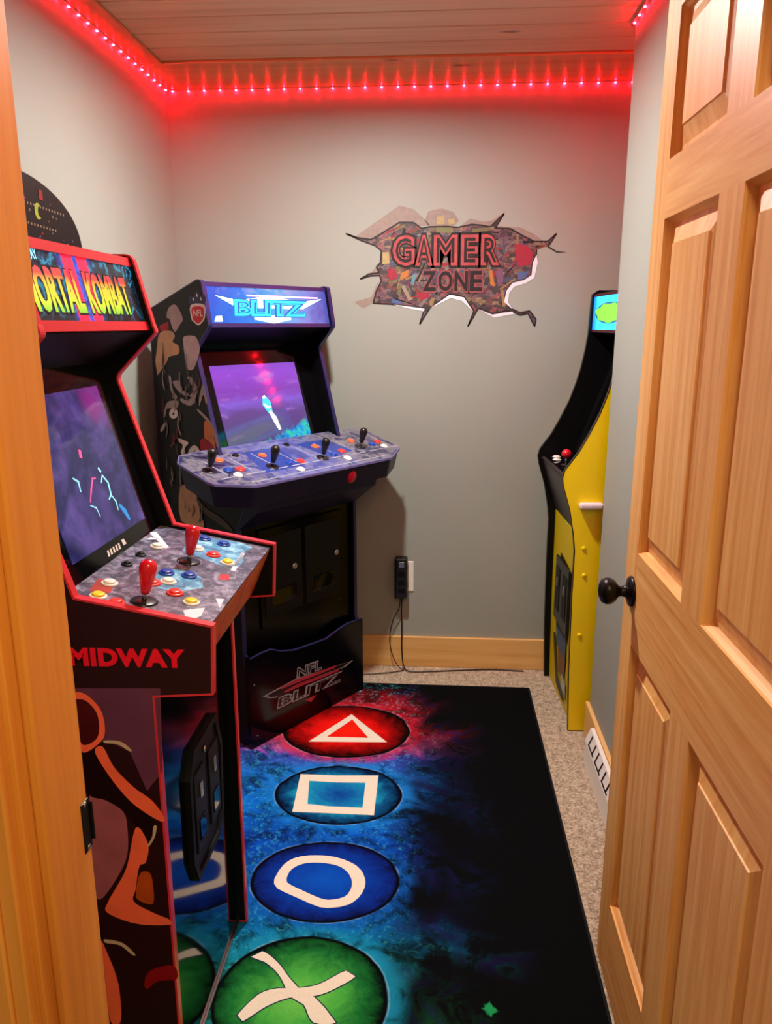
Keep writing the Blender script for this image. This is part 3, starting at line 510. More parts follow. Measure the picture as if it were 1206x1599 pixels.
# outlet, adapter and its cord
op = MB().box((-0.175, YB - 0.005, 0.36), (-0.100, YB, 0.50), M_white, 0.002); op.box((-0.150, YB - 0.007, 0.375), (-0.125, YB - 0.004, 0.405), M_matte, 0.001).box((-0.150, YB - 0.007, 0.455), (-0.125, YB - 0.004, 0.485), M_matte, 0.001)
tag(op.build('wall_outlet'), 'white wall outlet plate behind the black plug strip', 'outlet')
ps = empty('power_strip', (-0.152, YB - 0.035, 0.436), 0, 'black upright power strip plugged in low on the back wall', 'power strip'); PSO = Vector(ps.location)
MB().box((-0.030, -0.020, -0.095), (0.026, 0.028, 0.092), M_blkplastic, 0.008).build('housing', ps)
MB().box((-0.012, -0.0225, 0.05), (0.012, -0.019, 0.075), M_steel, 0.001).build('switch', ps)
for z in (-0.06, -0.02, 0.02): MB().box((-0.014, -0.021, z - 0.013), (0.014, -0.0195, z + 0.013), M_matte, 0.0005).build('socket', ps)
cd = MB(); yv = YB - 0.03
cd.tube(spline([(-0.150, yv, 0.340), (-0.152, yv, 0.28), (-0.150, yv + 0.005, 0.18), (-0.150, yv, 0.09), (-0.140, yv - 0.02, 0.02), (-0.110, yv - 0.05, 0.006), (0.0, 3.215, 0.005), (0.12, 3.235, 0.005), (0.26, 3.252, 0.005), (0.40, 3.245, 0.005)], 8), 0.0028, M_blkplastic)
cd.v = [tuple(Vector(q) - PSO) for q in cd.v]; lab(cd.build('cord', ps), 'thin black cord running along the baseboard')
cd = MB().tube(spline([(-0.158, yv, 0.340), (-0.162, yv, 0.29), (-0.190, yv, 0.23), (-0.205, yv - 0.003, 0.14), (-0.190, yv - 0.01, 0.06), (-0.160, yv - 0.03, 0.015), (-0.140, 3.22, 0.005), (-0.20, 3.19, 0.005), (-0.32, 3.16, 0.005)], 8), 0.0022, M_blkplastic)
cd.v = [tuple(Vector(q) - PSO) for q in cd.v]; lab(cd.build('cord', ps), 'thin cord looping towards the cabinet')

# baseboard register
rr = MB(); prof = [(0.569, 0.0), (0.538, 0.0), (0.538, 0.090), (0.556, 0.135), (0.569, 0.135)]
rr.prism(prof, lambda p: (p[0], 2.515, p[1]), lambda p: (p[0], 2.05, p[1]), M_white)
reg = tag(rr.build('floor_register'), 'white metal baseboard register on the carpet beside the door', 'heating register')
sl = MB(); e1 = Vector((0.538, 0, 0.090)); e2 = Vector((0.556, 0, 0.135)); nrm = Vector((-0.045, 0, 0.018)).normalized() * 0.0006
def rs(t, yv): p = e1.lerp(e2, t) + nrm; return (p.x, yv, p.z)
for k in range(4):
    ya = 2.47 - k * 0.11
    for t0, t1, o0, o1 in ((.10, .24, 0.0, 0.085), (.10, .92, 0.0, 0.012), (.10, .92, 0.060, 0.072)):
        sl.add([rs(t0, ya - o0), rs(t1, ya - o0), rs(t1, ya - o1), rs(t0, ya - o1)], [(0, 1, 2, 3)], M_matte)
lab(sl.build('slot', reg), 'black vent slots')

# ------------------------------------------------------------------ arcade cabinets (local frame: x = across, -y = towards the player)
def fillet(poly, r=0.012, n=4, skip=()):
    out_ = []; N = len(poly)
    for i in range(N):
        p0, p, p2 = Vector(poly[i-1]), Vector(poly[i]), Vector(poly[(i+1) % N])
        if i in skip: out_.append(tuple(p)); continue
        a = (p0 - p); b = (p2 - p); k = min(r, a.length * 0.4, b.length * 0.4); A = p + a.normalized() * k; B = p + b.normalized() * k
        for j in range(n + 1):
            t = j / n; q = A * (1-t)**2 + p * 2*t*(1-t) + B * t*t; out_.append((q.x, q.y))
    return out_
LW = lambda w: (lambda p: (w, -p[0], p[1]))
T = 0.015
def side_panel(root, prof, w0, body, skin, trim, outer_w, art=None, label=None, trim_label=None, tw=0.0028, skin_inner=None):
    m = MB().prism(prof, LW(w0), LW(w0 + T), body)
    m.poly([LW(outer_w + (-0.0004 if outer_w <= w0 + 0.001 else 0.0004))(p) for p in prof], skin)
    if art: art(m)
    o = m.build('side_panel', root)
    if label: lab(o, label)
    t = MB().ring(offset(prof, tw), offset(prof, -0.001), LW(w0 - 0.0008), LW(w0 + T + 0.0008), trim).build('edge_molding', o)
    if trim_label: lab(t, trim_label)
    return o
def slab(root, name, a, b, w0, w1, th, mt, bev=0):     # board between two profile points
    a = Vector(a); b = Vector(b); d = (b - a).normalized(); n = Vector((-d.y, d.x)) * th
    q = [a, b, b + n, a + n]; return MB().prism([tuple(p) for p in q], LW(w0), LW(w1), mt).build(name, root)
def plane_map(a, b, w0):        # P(u across, v along a->b in metres, h out)
    a = Vector(a); b = Vector(b); d = (b - a).normalized(); n = Vector((d.y, -d.x))
    if n.x < 0 and abs(n.x) > 0.05: n = -n
    if abs(n.x) <= 0.3 and n.y < 0: n = -n
    def f(u, v, h): p = a + d * v + n * h; return (w0 + u, -p.x, p.y)
    return f, Vector((0, -n.x, n.y)), d
def button(root, o, n, mt, r=0.0145, name='button', rimm=None, label=None):
    m = MB().lathe([(r + 0.003, 0), (r + 0.003, 0.002), (r + 0.001, 0.0035), (r - 0.001, 0.0035)], o, n, rimm or mt, 20).lathe([(r - 0.0015, 0.002), (r - 0.0015, 0.006), (r - 0.004, 0.0075), (0.001, 0.0065)], o, n, mt, 20)
    b = m.build(name, root); 
    if label: lab(b, label)
    return b
def bat(root, o, n, mt, base, h=0.062, r=0.0155, label=None):
    o = Vector(o); n = Vector(n).normalized()
    m = MB().lathe([(0.0045, 0), (0.0045, 0.022)], o, n, M_steel, 12)
    m.lathe([(0.007, 0.016), (0.0085, 0.020), (0.011, 0.034), (r * 0.95, 0.052), (r, 0.062), (r * 0.93, 0.070), (r * 0.65, 0.076), (0.001, 0.078)], o, n, mt, 24)
    j = m.build('joystick', root)
    MB().lathe([(0.024, 0), (0.024, 0.0015), (0.020, 0.003), (0.006, 0.004)], o, n, base, 28).build('dust_washer', j)
    if label: lab(j, label)
    return j
def smooth(pts, n=5):
    P4 = [Vector(p) for p in pts]; N = len(P4); r = []
    for i in range(N):
        a, b, c, d = P4[i-1], P4[i], P4[(i+1) % N], P4[(i+2) % N]
        for k in range(n):
            t = k / n; q = 0.5 * ((2*b) + (c - a)*t + (2*a - 5*b + 4*c - d)*t*t + (3*b - a - 3*c + d)*t**3); r.append((q.x, q.y))
    return r
def stone(name, c0, c1, c2, s=60):
    m, nt, b = newmat(name); E.nt = nt; v, x, y, z = coords(); n = noise(v, s, 5, 0.5, rough=0.7); n2 = noise(v, s * 0.3, 3, 1.5)
    link(ramp(n * 0.6 + n2 * 0.4, [(0.35, c0), (0.5, c1), (0.62, c2)]), b.inputs['Base Color']); b.inputs['Roughness'].default_value = 0.35; return m

# ---- fighting-game cabinet on the left
MKX, MKY = -0.481, 1.18; MW = 0.51
mk = empty('arcade_cabinet', (MKX, MKY, 0.0095), math.radians(90), 'black arcade cabinet with red edges, red joysticks and MIDWAY on its side', 'arcade cabinet', 'arcade machines in the game room')
mkp = fillet([(-0.60, 0), (0, 0), (0, 0.893), (0.103, 0.901), (0.109, 1.022), (-0.124, 1.066), (-0.231, 1.402), (-0.134, 1.497), (-0.140, 1.512), (-0.176, 1.655), (-0.60, 1.657)], 0.014, 4, (0, 1, 2, 3, 4, 5, 8))
m_mar = P('maroon_side_print', '2c0e12', rough=0.4); m_mkpur = P('plum_side_print', '643450', noise=0.35, nscale=12, rough=0.35)
m_or = P('side_print_orange', 'ff6a48', noise=0.25, nscale=14, rough=0.35); m_or2 = P('side_print_amber', 'b84a14', noise=0.4, nscale=30, rough=0.35); m_dkm = P('side_print_dark', '1c0608', noise=0.3, nscale=20, rough=0.35)
m_rose = P('side_print_rose', 'a05460', noise=0.35, nscale=18, rough=0.35); m_bone = P('side_print_bone', 'c8a890', noise=0.2, rough=0.35); m_rd = P('side_print_red', '8e1016', noise=0.3, nscale=20, rough=0.35)
m_hatin = P('side_print_deep_red', '4a0c14', noise=0.4, nscale=25, rough=0.35)
M_lettred = P('midway_letter_red', 'f0142e', rough=0.4)
def mkart(m):
    sk = lambda pts, h: [(-h, -(p[0] - MKX), p[1]) for p in pts]
    A = MKSIDE
    for i, (k, mt) in enumerate((('bgtop', m_mkpur), ('hatin', m_hatin), ('cloth', m_rose), ('armd', m_dkm), ('hat', m_or), ('arm', m_or), ('leg', m_or), ('leg2', m_or2), ('foot', m_rd), ('leg3', m_or), ('wht1', m_bone), ('wht2', m_bone), ('wht3', m_bone))):
        m.poly(sk(A[k] if k == 'bgtop' else smooth(A[k]), 0.0006 + 0.00012 * i), mt)
    m.text('MIDWAY', lambda u, v, h: (-h, -u, v), -0.142, 0.945, 0.061, 0.979, 0.0009, M_lettred, 0.055, 0.0, 0.002, 1.08)
side_panel(mk, mkp, 0.0, M_black, m_mar, M_redtrim, 0.0, mkart, 'near side panel with MIDWAY lettering and orange fighter art', 'red edge molding')
side_panel(mk, mkp, MW - T, M_black, m_mar, M_redtrim, MW, None, 'far side panel', 'red edge molding')
wi0, wi1 = T, MW - T
slab(mk, 'back_panel', (-0.585, 0.02), (-0.585, 1.63), wi0, wi1, 0.01, M_black)
slab(mk, 'top_panel', (-0.575, 1.635), (-0.19, 1.635), wi0, wi1, 0.014, M_black)
fp = slab(mk, 'front_panel', (-0.022, -0.0035), (-0.022, 0.90), wi0, wi1, 0.012, M_gloss); lab(fp, 'glossy black front panel')
MB().box((wi0, 0.0215, -0.003), (wi1, 0.0165, 0.002), M_steel).build('kick_strip', mk)
# coin door
M_cdr = mat('coin_door_black', '0a0a0b', 0.55, spec=0.2, noise=0.2)
cdm = MB(); ch = [(0.20, 0.36), (0.36, 0.36), (0.395, 0.40), (0.41, 0.57), (0.375, 0.66), (0.215, 0.66), (0.18, 0.61), (0.175, 0.42)]
cdm.prism(ch, lambda p: (p[0], 0.022, p[1]), lambda p: (p[0], 0.015, p[1]), M_cdr); ci = [((p[0]-.29)*.88+.29, (p[1]-.51)*.9+.51) for p in ch]
cdm.ring(ch, ci, lambda p: (p[0], 0.015, p[1]), lambda p: (p[0], 0.010, p[1]), M_cdr)
cdo = cdm.build('coin_door', mk)
for w in (0.243, 0.343):
    s = MB().box((w - 0.036, 0.0155, 0.42), (w + 0.036, 0.011, 0.60), M_matte, 0.002).box((w - 0.020, 0.0115, 0.44), (w + 0.020, 0.009, 0.49), M_gloss, 0.002)
    q = s.build('coin_hatch', cdo); MB().box((w - 0.007, 0.0115, 0.535), (w + 0.007, 0.007, 0.57), M_steel, 0.0015).build('coin_slot', mk)
MB().lathe([(0.007, 0), (0.007, 0.003), (0.001, 0.004)], (0.29, 0.0145, 0.62), (0, -1, 0), M_steel, 16).build('lock', cdo)
# control deck
m_mkdeck = stone('control_panel_stone_print', '1c1c2a', '54546a', '9c98b0', 70)
m_dragon = stone('deck_front_art', '3c4420', 'e85c2c', 'a89850', 26); m_dragon.node_tree.nodes['Principled BSDF'].inputs['Roughness'].default_value = 0.4
dkt = [(-0.175, 1.068), (0.100, 1.016)]
deck = MB().prism([(-0.175, 1.068), (0.100, 1.016), (0.055, 0.905), (-0.175, 0.905)], LW(wi0), LW(wi1), M_black)
deck.poly([LW(wi0)((-0.175, 1.0684)), LW(wi1)((-0.175, 1.0684)), LW(wi1)((0.100, 1.0164)), LW(wi0)((0.100, 1.0164))], m_mkdeck)
deck.poly([(wi0, -0.1004, 1.015), (wi1, -0.1004, 1.015), (wi1, -0.0554, 0.906), (wi0, -0.0554, 0.906)], m_dragon)
PD, ND, _ = plane_map((-0.175, 1.068), (0.100, 1.016), 0.0)
dx = lambda x: (x - MKX) + 0.175                # along-deck metres from the world x of the print
m_cy = stone('deck_print_cyan', '2c4870', '5098c0', 'a8dcf0', 45); m_wl = P('deck_print_white', 'd8dce8'); m_rb = P('deck_print_red', 'c02c34'); m_or3 = P('deck_print_rust', 'a8382c', noise=0.4)
def dp(pts, mt, h=0.0006): deck.add([PD(w, v, h) for w, v in pts], [list(range(len(pts)))], mt)
dp([(0.315, 0.22), (0.34, 0.16), (0.36, 0.12), (0.42, 0.11), (0.48, 0.15), (0.488, 0.21), (0.47, 0.245), (0.42, 0.235), (0.37, 0.25), (0.33, 0.25)], m_cy)
dp([(0.13, 0.15), (0.17, 0.12), (0.22, 0.12), (0.25, 0.15), (0.23, 0.20), (0.18, 0.22), (0.14, 0.19)], m_cy)
for a in ([(0.30, 0.24), (0.42, 0.232), (0.42, 0.240), (0.30, 0.25)], [(0.43, 0.02), (0.445, 0.03), (0.36, 0.09), (0.35, 0.085)], [(0.38, 0.03), (0.40, 0.035), (0.41, 0.06), (0.40, 0.06)], [(0.12, 0.265), (0.14, 0.255), (0.145, 0.270), (0.10, 0.274)], [(0.02, 0.24), (0.06, 0.22), (0.09, 0.25), (0.05, 0.255)]): dp(a, m_wl)
dp([(0.235, 0.235), (0.265, 0.228), (0.275, 0.245), (0.245, 0.252)], m_rb); dp([(0.06, 0.05), (0.12, 0.04), (0.13, 0.07), (0.07, 0.085)], m_or3)
dko = deck.build('control_deck', mk); lab(dko, 'control deck with stone and cyan lightning print')
dko_at = lambda w, x: PD(w, dx(x), 0.0004)
for w, x, mt, l in ((0.213, -0.52, M_blue, 'blue'), (0.222, -0.478, M_blue, 'blue'), (0.125, -0.473, M_redbtn, 'red'), (0.150, -0.524, M_redbtn, 'red'), (0.099, -0.434, M_yel, 'yellow'), (0.045, -0.582, M_yel, 'yellow'), (0.109, -0.589, M_white, 'white'), (0.349, -0.588, M_white, 'white'),
                     (0.460, -0.52, M_blue, 'blue'), (0.450, -0.472, M_blue, 'blue'), (0.367, -0.472, M_redbtn, 'red'), (0.337, -0.433, M_yel, 'yellow'), (0.385, -0.513, M_white, 'white'), (0.172, -0.502, M_white, 'white'), (0.033, -0.545, M_redbtn, 'red')):
    button(mk, dko_at(w, x), ND, mt, 0.0125, rimm=(M_white if l in ('yellow', 'white') and w != .45 else mt), label=l + ' button')
for w, x in ((0.216, -0.60), (0.282, -0.598)): button(mk, dko_at(w, x), ND, M_matte, 0.008, label='small black button')
for w, x in ((0.063, -0.507), (0.301, -0.504)): bat(mk, dko_at(w, x), ND, M_red, M_blkplastic, label='red bat-top joystick')
# monitor
b0_, b1_ = (-0.150, 1.055), (-0.262, 1.44)
bz = slab(mk, 'monitor_bezel', b1_, b0_, wi0, wi1, -0.01, M_gloss)
PM, NM, _ = plane_map(b0_, b1_, 0.0)
def screen_mk():
    m, nt, b = newmat('fighting_game_screen'); E.nt = nt; v, x, y, z = coords(); n = noise(v, 9, 5, 1.2); n2 = noise(v, 30, 4, 0.5)
    c = ramp(n * 0.7 + n2 * 0.3, [(0.3, '1c1c44'), (0.45, '302e62'), (0.55, '4a3c7c'), (0.7, '6a54a0')])
    pk = step((x - 0.40) * (x - 0.40) * 60 + (z - 1.36) * (z - 1.36) * 100 + n * 0.8, 0.9, 0.3)
    c = mixc(pk * 0.8, c, srgb('a02890'))
    b.inputs['Base Color'].default_value = (0.002, 0.002, 0.004, 1); b.inputs['Roughness'].default_value = 0.06
    link(c, b.inputs['Emission Color']); b.inputs['Emission Strength'].default_value = 0.9; return m
sc = MB(); v0 = 0.045; v1 = 0.345
sc.prism([(0.085, v0), (0.425, v0), (0.425, v1), (0.085, v1)], lambda p: PM(p[0], p[1], 0.0002), lambda p: PM(p[0], p[1], 0.0025), screen_mk())
m_fc = mat('screen_cyan', '80d8f0', 0.3, emit=0.9); m_fp = mat('screen_pink', 'f05088', 0.3, emit=0.9); m_fb = mat('screen_blue', '2878b8', 0.3, emit=0.8)
def stroke(mb, Pm, pts, w, h, mt):
    pts = [Vector(p) for p in pts]; L = []; R = []
    for i, p in enumerate(pts):
        d = (pts[min(i+1, len(pts)-1)] - pts[max(i-1, 0)]).normalized(); n = Vector((-d.y, d.x)) * w * (1 if 0 < i < len(pts)-1 else 0.5); L.append(p + n); R.append(p - n)
    q = L + R[::-1]; n = len(pts); mb.add([Pm(a.x, a.y, h) for a in q], [[i, i+1, 2*n-2-i, 2*n-1-i] for i in range(n-1)], mt)
for pts, w, mt in (([(0.300, 0.185), (0.305, 0.175)], 0.006, m_fc), ([(0.290, 0.155), (0.305, 0.168), (0.318, 0.150), (0.312, 0.125), (0.296, 0.118)], 0.0028, m_fc), ([(0.312, 0.125), (0.322, 0.108), (0.318, 0.09)], 0.0025, m_fc), ([(0.22, 0.13), (0.24, 0.15), (0.262, 0.17), (0.275, 0.168)], 0.0022, m_fp), ([(0.19, 0.185), (0.205, 0.175), (0.20, 0.155)], 0.003, m_fc), ([(0.33, 0.10), (0.345, 0.08), (0.352, 0.06)], 0.008, m_fb), ([(0.248, 0.215), (0.254, 0.23)], 0.009, m_fp), ([(0.215, 0.125), (0.235, 0.115), (0.237, 0.095)], 0.0018, m_fc)):
    stroke(sc, PM, pts, w, 0.0029, mt)
lab(sc.build('screen', mk), 'glowing dark purple monitor screen')
bl = MB()
for i in range(5): bl.add([PM(0.215 + i * 0.013, 0.019, 0.0006), PM(0.223 + i * 0.013, 0.019, 0.0006), PM(0.224 + i * 0.013, 0.031, 0.0006), PM(0.217 + i * 0.013, 0.031, 0.0006)], [(0, 1, 2, 3)], M_white)
bl.add([PM(0.29, 0.021, .0006), PM(0.305, 0.021, .0006), PM(0.30, 0.033, .0006), PM(0.288, 0.033, .0006)], [(0, 1, 2, 3)], M_white)
lab(bl.build('bezel_lettering', bz), 'small white lettering under the screen')
slab(mk, 'speaker_panel', (-0.262, 1.43), (-0.152, 1.497), wi0, wi1, 0.01, M_matte)
# marquee
ma, mb_ = (-0.152, 1.506), (-0.184, 1.643)
PQ, NQ, dq = plane_map(ma, mb_, 0.0); ML = (Vector(mb_) - Vector(ma)).length
def marq_mk():
    m, nt, b = newmat('fighting_marquee_print'); E.nt = nt; v, x, y, z = coords(); n = noise(v, 22, 5, 2.5)
    cb = ramp(n, [(0.42, '081420'), (0.55, '0e4058'), (0.62, '28a0c8'), (0.70, '0c3850')])
    mid = step(E.m('ABSOLUTE', x - 0.235) + (n - 0.5) * 0.08, 0.075, 0.035)
    c = mixc(mid, cb, ramp(n, [(0.35, '1838a0'), (0.5, '4868f0'), (0.65, '2040c0')]))
    c = mixc(step(z, 1.540, 1.522) * 0.85 * (1 - mid), c, srgb('0a0a14'))
    b.inputs['Base Color'].default_value = (0.01, 0.01, 0.01, 1); b.inputs['Roughness'].default_value = 0.15
    link(c, b.inputs['Emission Color']); b.inputs['Emission Strength'].default_value = 1.0; return m
def grad_letters():
    m, nt, b = newmat('marquee_letter_print'); E.nt = nt; v, x, y, z = coords()
    c = ramp((z - 1.53) / 0.09, [(0.0, '7ae020'), (0.2, 'e0f020'), (0.55, 'fcd818'), (0.72, 'f03018'), (1.0, 'f01838')])
    b.inputs['Base Color'].default_value = (0.01, 0.01, 0.01, 1); link(c, b.inputs['Emission Color']); b.inputs['Emission Strength'].default_value = 1.0; return m
mq = MB().prism([(wi0, 0.0), (wi1, 0.0), (wi1, ML), (wi0, ML)], lambda p: PQ(p[0], p[1], -0.01), lambda p: PQ(p[0], p[1], 0.0), marq_mk())
m_ii = mat('marquee_red', 'f01c48', 0.3, emit=0.9); m_dkl = mat('marquee_dark', '06060c', 0.3); m_lc = mat('marquee_cyan', '80e0f8', 0.3, emit=0.9)
mq.text('II', PQ, 0.185, 0.010, 0.285, ML - 0.008, 0.0006, m_ii, 0.04)
gl = grad_letters()
mq.text('MORTAL', PQ, 0.020, 0.022, 0.228, 0.106, 0.0008, m_dkl, 0.08); mq.text('KOMBAT', PQ, 0.243, 0.022, 0.444, 0.106, 0.0008, m_dkl, 0.08)
mq.text('MORTAL', PQ, 0.023, 0.026, 0.226, 0.103, 0.0011, gl, 0.045); mq.text('KOMBAT', PQ, 0.246, 0.026, 0.441, 0.103, 0.0011, gl, 0.045)
mq.text('MIDWAY', PQ, 0.035, 0.112, 0.10, 0.130, 0.0008, m_lc, 0.03)
lab(mq.build('marquee', mk), 'lit marquee reading MORTAL KOMBAT II')
for v0_, v1_ in ((-0.006, 0.012), (ML - 0.012, ML + 0.006)):
    MB().prism([(wi0, v0_), (wi1, v0_), (wi1, v1_), (wi0, v1_)], lambda p: PQ(p[0], p[1], -0.004), lambda p: PQ(p[0], p[1], 0.0045), M_redtrim).build('marquee_retainer', mk)
# topper board on its roof
tpb = empty('topper_sign', (-0.77, 1.415, 1.666), math.radians(90), 'black dome-shaped sign standing on the roof of the red-edged cabinet', 'sign')
dome = [(0.262 * math.cos(t), 0.128 * math.sin(t) ** 0.9 if math.sin(t) > 0 else 0.0) for t in [math.pi * k / 40 for k in range(41)]]
tm = MB().prism(dome, lambda p: (p[0], 0.008, p[1]), lambda p: (p[0], -0.008, p[1]), M_black)
dots = [P('sign_dot_' + c, h, rough=0.4) for c, h in (('red', 'a03028'), ('pink', 'a05878'), ('cream', 'a09078'), ('lilac', '6a5a88'))]
rnd = random.Random(4)
for k in range(46):
    a = rnd.uniform(-0.2, 0.22); h = rnd.uniform(0.012, 0.105)
    if (a / 0.25) ** 2 + (h / 0.12) ** 2 > 0.85: continue
    s = rnd.uniform(0.0012, 0.004); tm.poly([(a - s, -0.0084, h), (a, -0.0084, h - s), (a + s, -0.0084, h), (a, -0.0084, h + s)], rnd.choice(dots))
for row, h in enumerate((0.078, 0.042)):
    for k in range(26 - row * 6):
        a = -0.1 + k * 0.0115 + row * 0.03; s = 0.0022; tm.poly([(a - s, -0.0084, h - s - k * .0003), (a + s, -0.0084, h - s - k * .0003), (a + s, -0.0084, h + s - k * .0003), (a - s, -0.0084, h + s - k * .0003)], dots[2])
cr = [(0.085 + 0.013 * math.cos(t), 0.064 + 0.015 * math.sin(t)) for t in [0.9 + 4.5 * k / 12 for k in range(13)]] + [(0.092 + 0.008 * math.cos(t), 0.064 + 0.010 * math.sin(t)) for t in [5.0 - 3.6 * k / 10 for k in range(11)]]
tm.poly([(p[0], -0.0086, p[1]) for p in cr], P('sign_green', 'a8c048'))
tm.poly([(0.10 - 0.006, -0.0087, 0.086), (0.10 + 0.008, -0.0087, 0.086), (0.10 + 0.008, -0.0087, 0.104), (0.10 - 0.006, -0.0087, 0.104)], dots[0])
tm.build('sign_board', tpb); MB().box((-0.09, 0.03, 0), (0.09, -0.012, 0.004), M_black, 0.001).build('foot', tpb)

# ---- four-player football cabinet in the corner
BW = 0.62
bz_ = empty('arcade_cabinet', (-0.662, 2.51, 0.0095), math.radians(55), 'four-player football arcade cabinet with violet edges and blue marquee in the back corner', 'arcade cabinet', 'arcade machines in the game room')
bp = fillet([(-0.455, 0), (-0.02, 0), (-0.02, 0.30), (-0.03, 0.33), (-0.03, 0.83), (0.02, 0.93), (-0.02, 1.03), (-0.10, 1.06), (-0.115, 1.09), (-0.208, 1.43), (-0.128, 1.508), (-0.156, 1.654), (-0.175, 1.658), (-0.455, 1.565)], 0.012, 3, (0, 1, 2, 3, 13))
m_bs = P('football_side_print', '141114', noise=0.5, nscale=9, rough=0.4)
mm = {k: P('football_' + k, v, noise=0.3, nscale=30, rough=0.4) for k, v in dict(grey='8e8284', tan='b08a6a', pale='a8989c', red='8e1c2c', dred='5a1c20', orange='b06a44', white='c8c0c0', navy='28304c', logo='b02838', brown='4a3a34', dim='5c5456').items()}
def bart(m):
    S = BSIDE; k = 0
    def pp(pts, mt):
        nonlocal k; k += 1; m.poly([(-0.0006 - 0.0001 * k, -p[0], p[1]) for p in (smooth(pts, 3) if len(pts) > 4 else pts)], mt)
    pp(S['redcape'], mm['red']); pp(S['helmet'], mm['grey']); pp(S['jersey'], mm['tan']); pp(S['tan2'], mm['tan']); pp(S['body2'], mm['pale'])
    pp(S['crest'], mm['navy']); pp(S['shield'], mm['white'])
    c = [sum(p[i] for p in S['shield']) / 7 for i in (0, 1)]; pp([(c[0] + (p[0]-c[0]) * .8, c[1] + (p[1]-c[1]) * .8) for p in S['shield']], mm['logo'])
    cr = S['crest']; cc = [sum(p[i] for p in cr) / len(cr) for i in (0, 1)]
    for dx_, dz_ in ((-0.02, -0.006), (0, 0.006), (0.02, -0.006)):
        pp([(cc[0] + dx_ + 0.006 * math.cos(t) * (1 if i % 2 else .45), cc[1] + dz_ + 0.008 * math.sin(t) * (1 if i % 2 else .45)) for i, t in enumerate([math.pi * j / 5 + math.pi / 2 + math.pi / 5 for j in range(10)])], mm['white'])
    k += 1
    # viewed from the left the panel reads with the player side on the right
    ws = [p[0] for p in S['shield']]; hs = [p[1] for p in S['shield']]
    m.text('NFL', lambda u, v, h: (-h, -u, v), min(ws) + 0.012, min(hs) + 0.030, max(ws) - 0.012, max(hs) - 0.016, 0.0006 + 0.0001 * k, mm['white'], 0.02)
    for q in ('ln1', 'ln2', 'ln3', 'ln4', 'ln5', 'ln6', 'ln7', 'shoulder'): pp(S[q], mm['grey'])
    pp(S['ring'], mm['white']); pp(S['ringin'], mm['brown']); pp(S['face'], mm['orange']); pp(S['red2'], mm['red']); pp(S['num1'], mm['white']); pp(S['num2'], mm['white'])
    pp(S['lowtan'], mm['tan']); pp(S['lowln'], mm['brown'])
    rn = random.Random(9)
    for j in range(46):                      # streaks and folds of the collage
        a = rn.uniform(-0.42, -0.20); h = rn.uniform(0.80, 1.42); s = rn.uniform(0.02, 0.07); b = rn.uniform(-0.35, 0.35); w = rn.uniform(0.003, 0.008)
        pp([(a, h), (a + b * s + w, h + s * .5), (a + b * s * .4 + w * .5, h + s), (a + b * s * .4, h + s), (a + b * s, h + s * .5), (a - w, h)], mm[rn.choice(['dim', 'brown', 'dred', 'dim', 'grey'])])
side_panel(bz_, bp, 0.0, M_black, m_bs, M_purtrim, 0.0, bart, 'left side panel with football players print and NFL shield', 'violet edge molding')
side_panel(bz_, bp, BW - T, M_black, m_bs, M_purtrim, BW, None, 'right side panel', 'violet edge molding')
w0_, w1_ = T, BW - T
slab(bz_, 'back_panel', (-0.44, 0.01), (-0.44, 1.55), w0_, w1_, 0.01, M_black)
slab(bz_, 'top_panel', (-0.43, 1.555), (-0.175, 1.64), w0_, w1_, 0.012, M_black)
lab(slab(bz_, 'front_panel', (-0.045, 0.0), (-0.045, 0.93), w0_, w1_, 0.012, M_dim), 'glossy black front panel')
cdo = MB().box((0.10, 0.046, 0.42), (0.54, 0.036, 0.80), M_dim, 0.003).build('coin_door', bz_)
for a, b_ in ((0.12, 0.31), (0.33, 0.52)):
    MB().box((a, 0.0365, 0.46), (b_, 0.033, 0.77), M_matte, 0.002).box((a + 0.03, 0.034, 0.50), (b_ - 0.03, 0.031, 0.56), M_gloss, 0.002).build('coin_hatch', cdo)
for w in (0.268, 0.50): lab(MB().lathe([(0.013, 0), (0.013, 0.006), (0.009, 0.010), (0.001, 0.010)], (w, 0.034, 0.630), (0, -1, 0), M_steel, 20).build('lock', cdo), 'round steel lock')
# riser with kick plate
kp = MB(); wave = WAVE
wv = [(max(-0.004, min(0.624, p[0])), p[1]) for p in wave]; loop = [(-0.004, -0.0035), (0.624, -0.0035)] + [(0.624, wv[-1][1])] + wv[::-1][1:-1] + [(-0.004, wv[0][1])]
kp.prism(loop, lambda p: (p[0], 0.0, p[1]), lambda p: (p[0], 0.019, p[1]), M_dim)
m_lg = P('logo_grey', '8a8688', rough=0.3); m_lr2 = P('logo_red', '9c2c3c', rough=0.3); m_ld2 = P('logo_dark', '141014', rough=0.3)
K = BKICK; kk = lambda pts, h, mt: kp.poly([(p[0], -h, p[1]) for p in pts], mt)
PK = lambda u, v, h: (u, -h, v)
def mean(pts, i): return sum(p[i] for p in pts) / len(pts)
kk(K['wing'], 0.0006, m_lg); cx_, cz_ = mean(K['wing'], 0), mean(K['wing'], 1); kk([(cx_ + (p[0]-cx_) * 0.93, cz_ + (p[1]-cz_) * 0.80) for p in K['wing']], 0.0008, m_ld2)
kk(K['rbar'], 0.0010, m_lr2); kk(K['dia'], 0.0010, m_lr2)
rb2 = [(p[0] + 0.02, p[1] - 0.022) for p in K['rbar']]; kk(rb2, 0.0010, m_lr2)
def ktext(s, q, h):
    u0, v0 = q[0]; v1 = q[1][1]; u1 = q[2][0]; sl = q[2][1] - q[0][1]; kp.text(s, PK, u0 - 0.003, v0 - 0.003, u1 + 0.003, v1 + 0.003, h, m_lg, 0.055, 0.1, sl); kp.text(s, PK, u0 + 0.002, v0 + 0.002, u1 - 0.002, v1 - 0.002, h + 0.0002, m_ld2, 0.0, 0.1, sl)
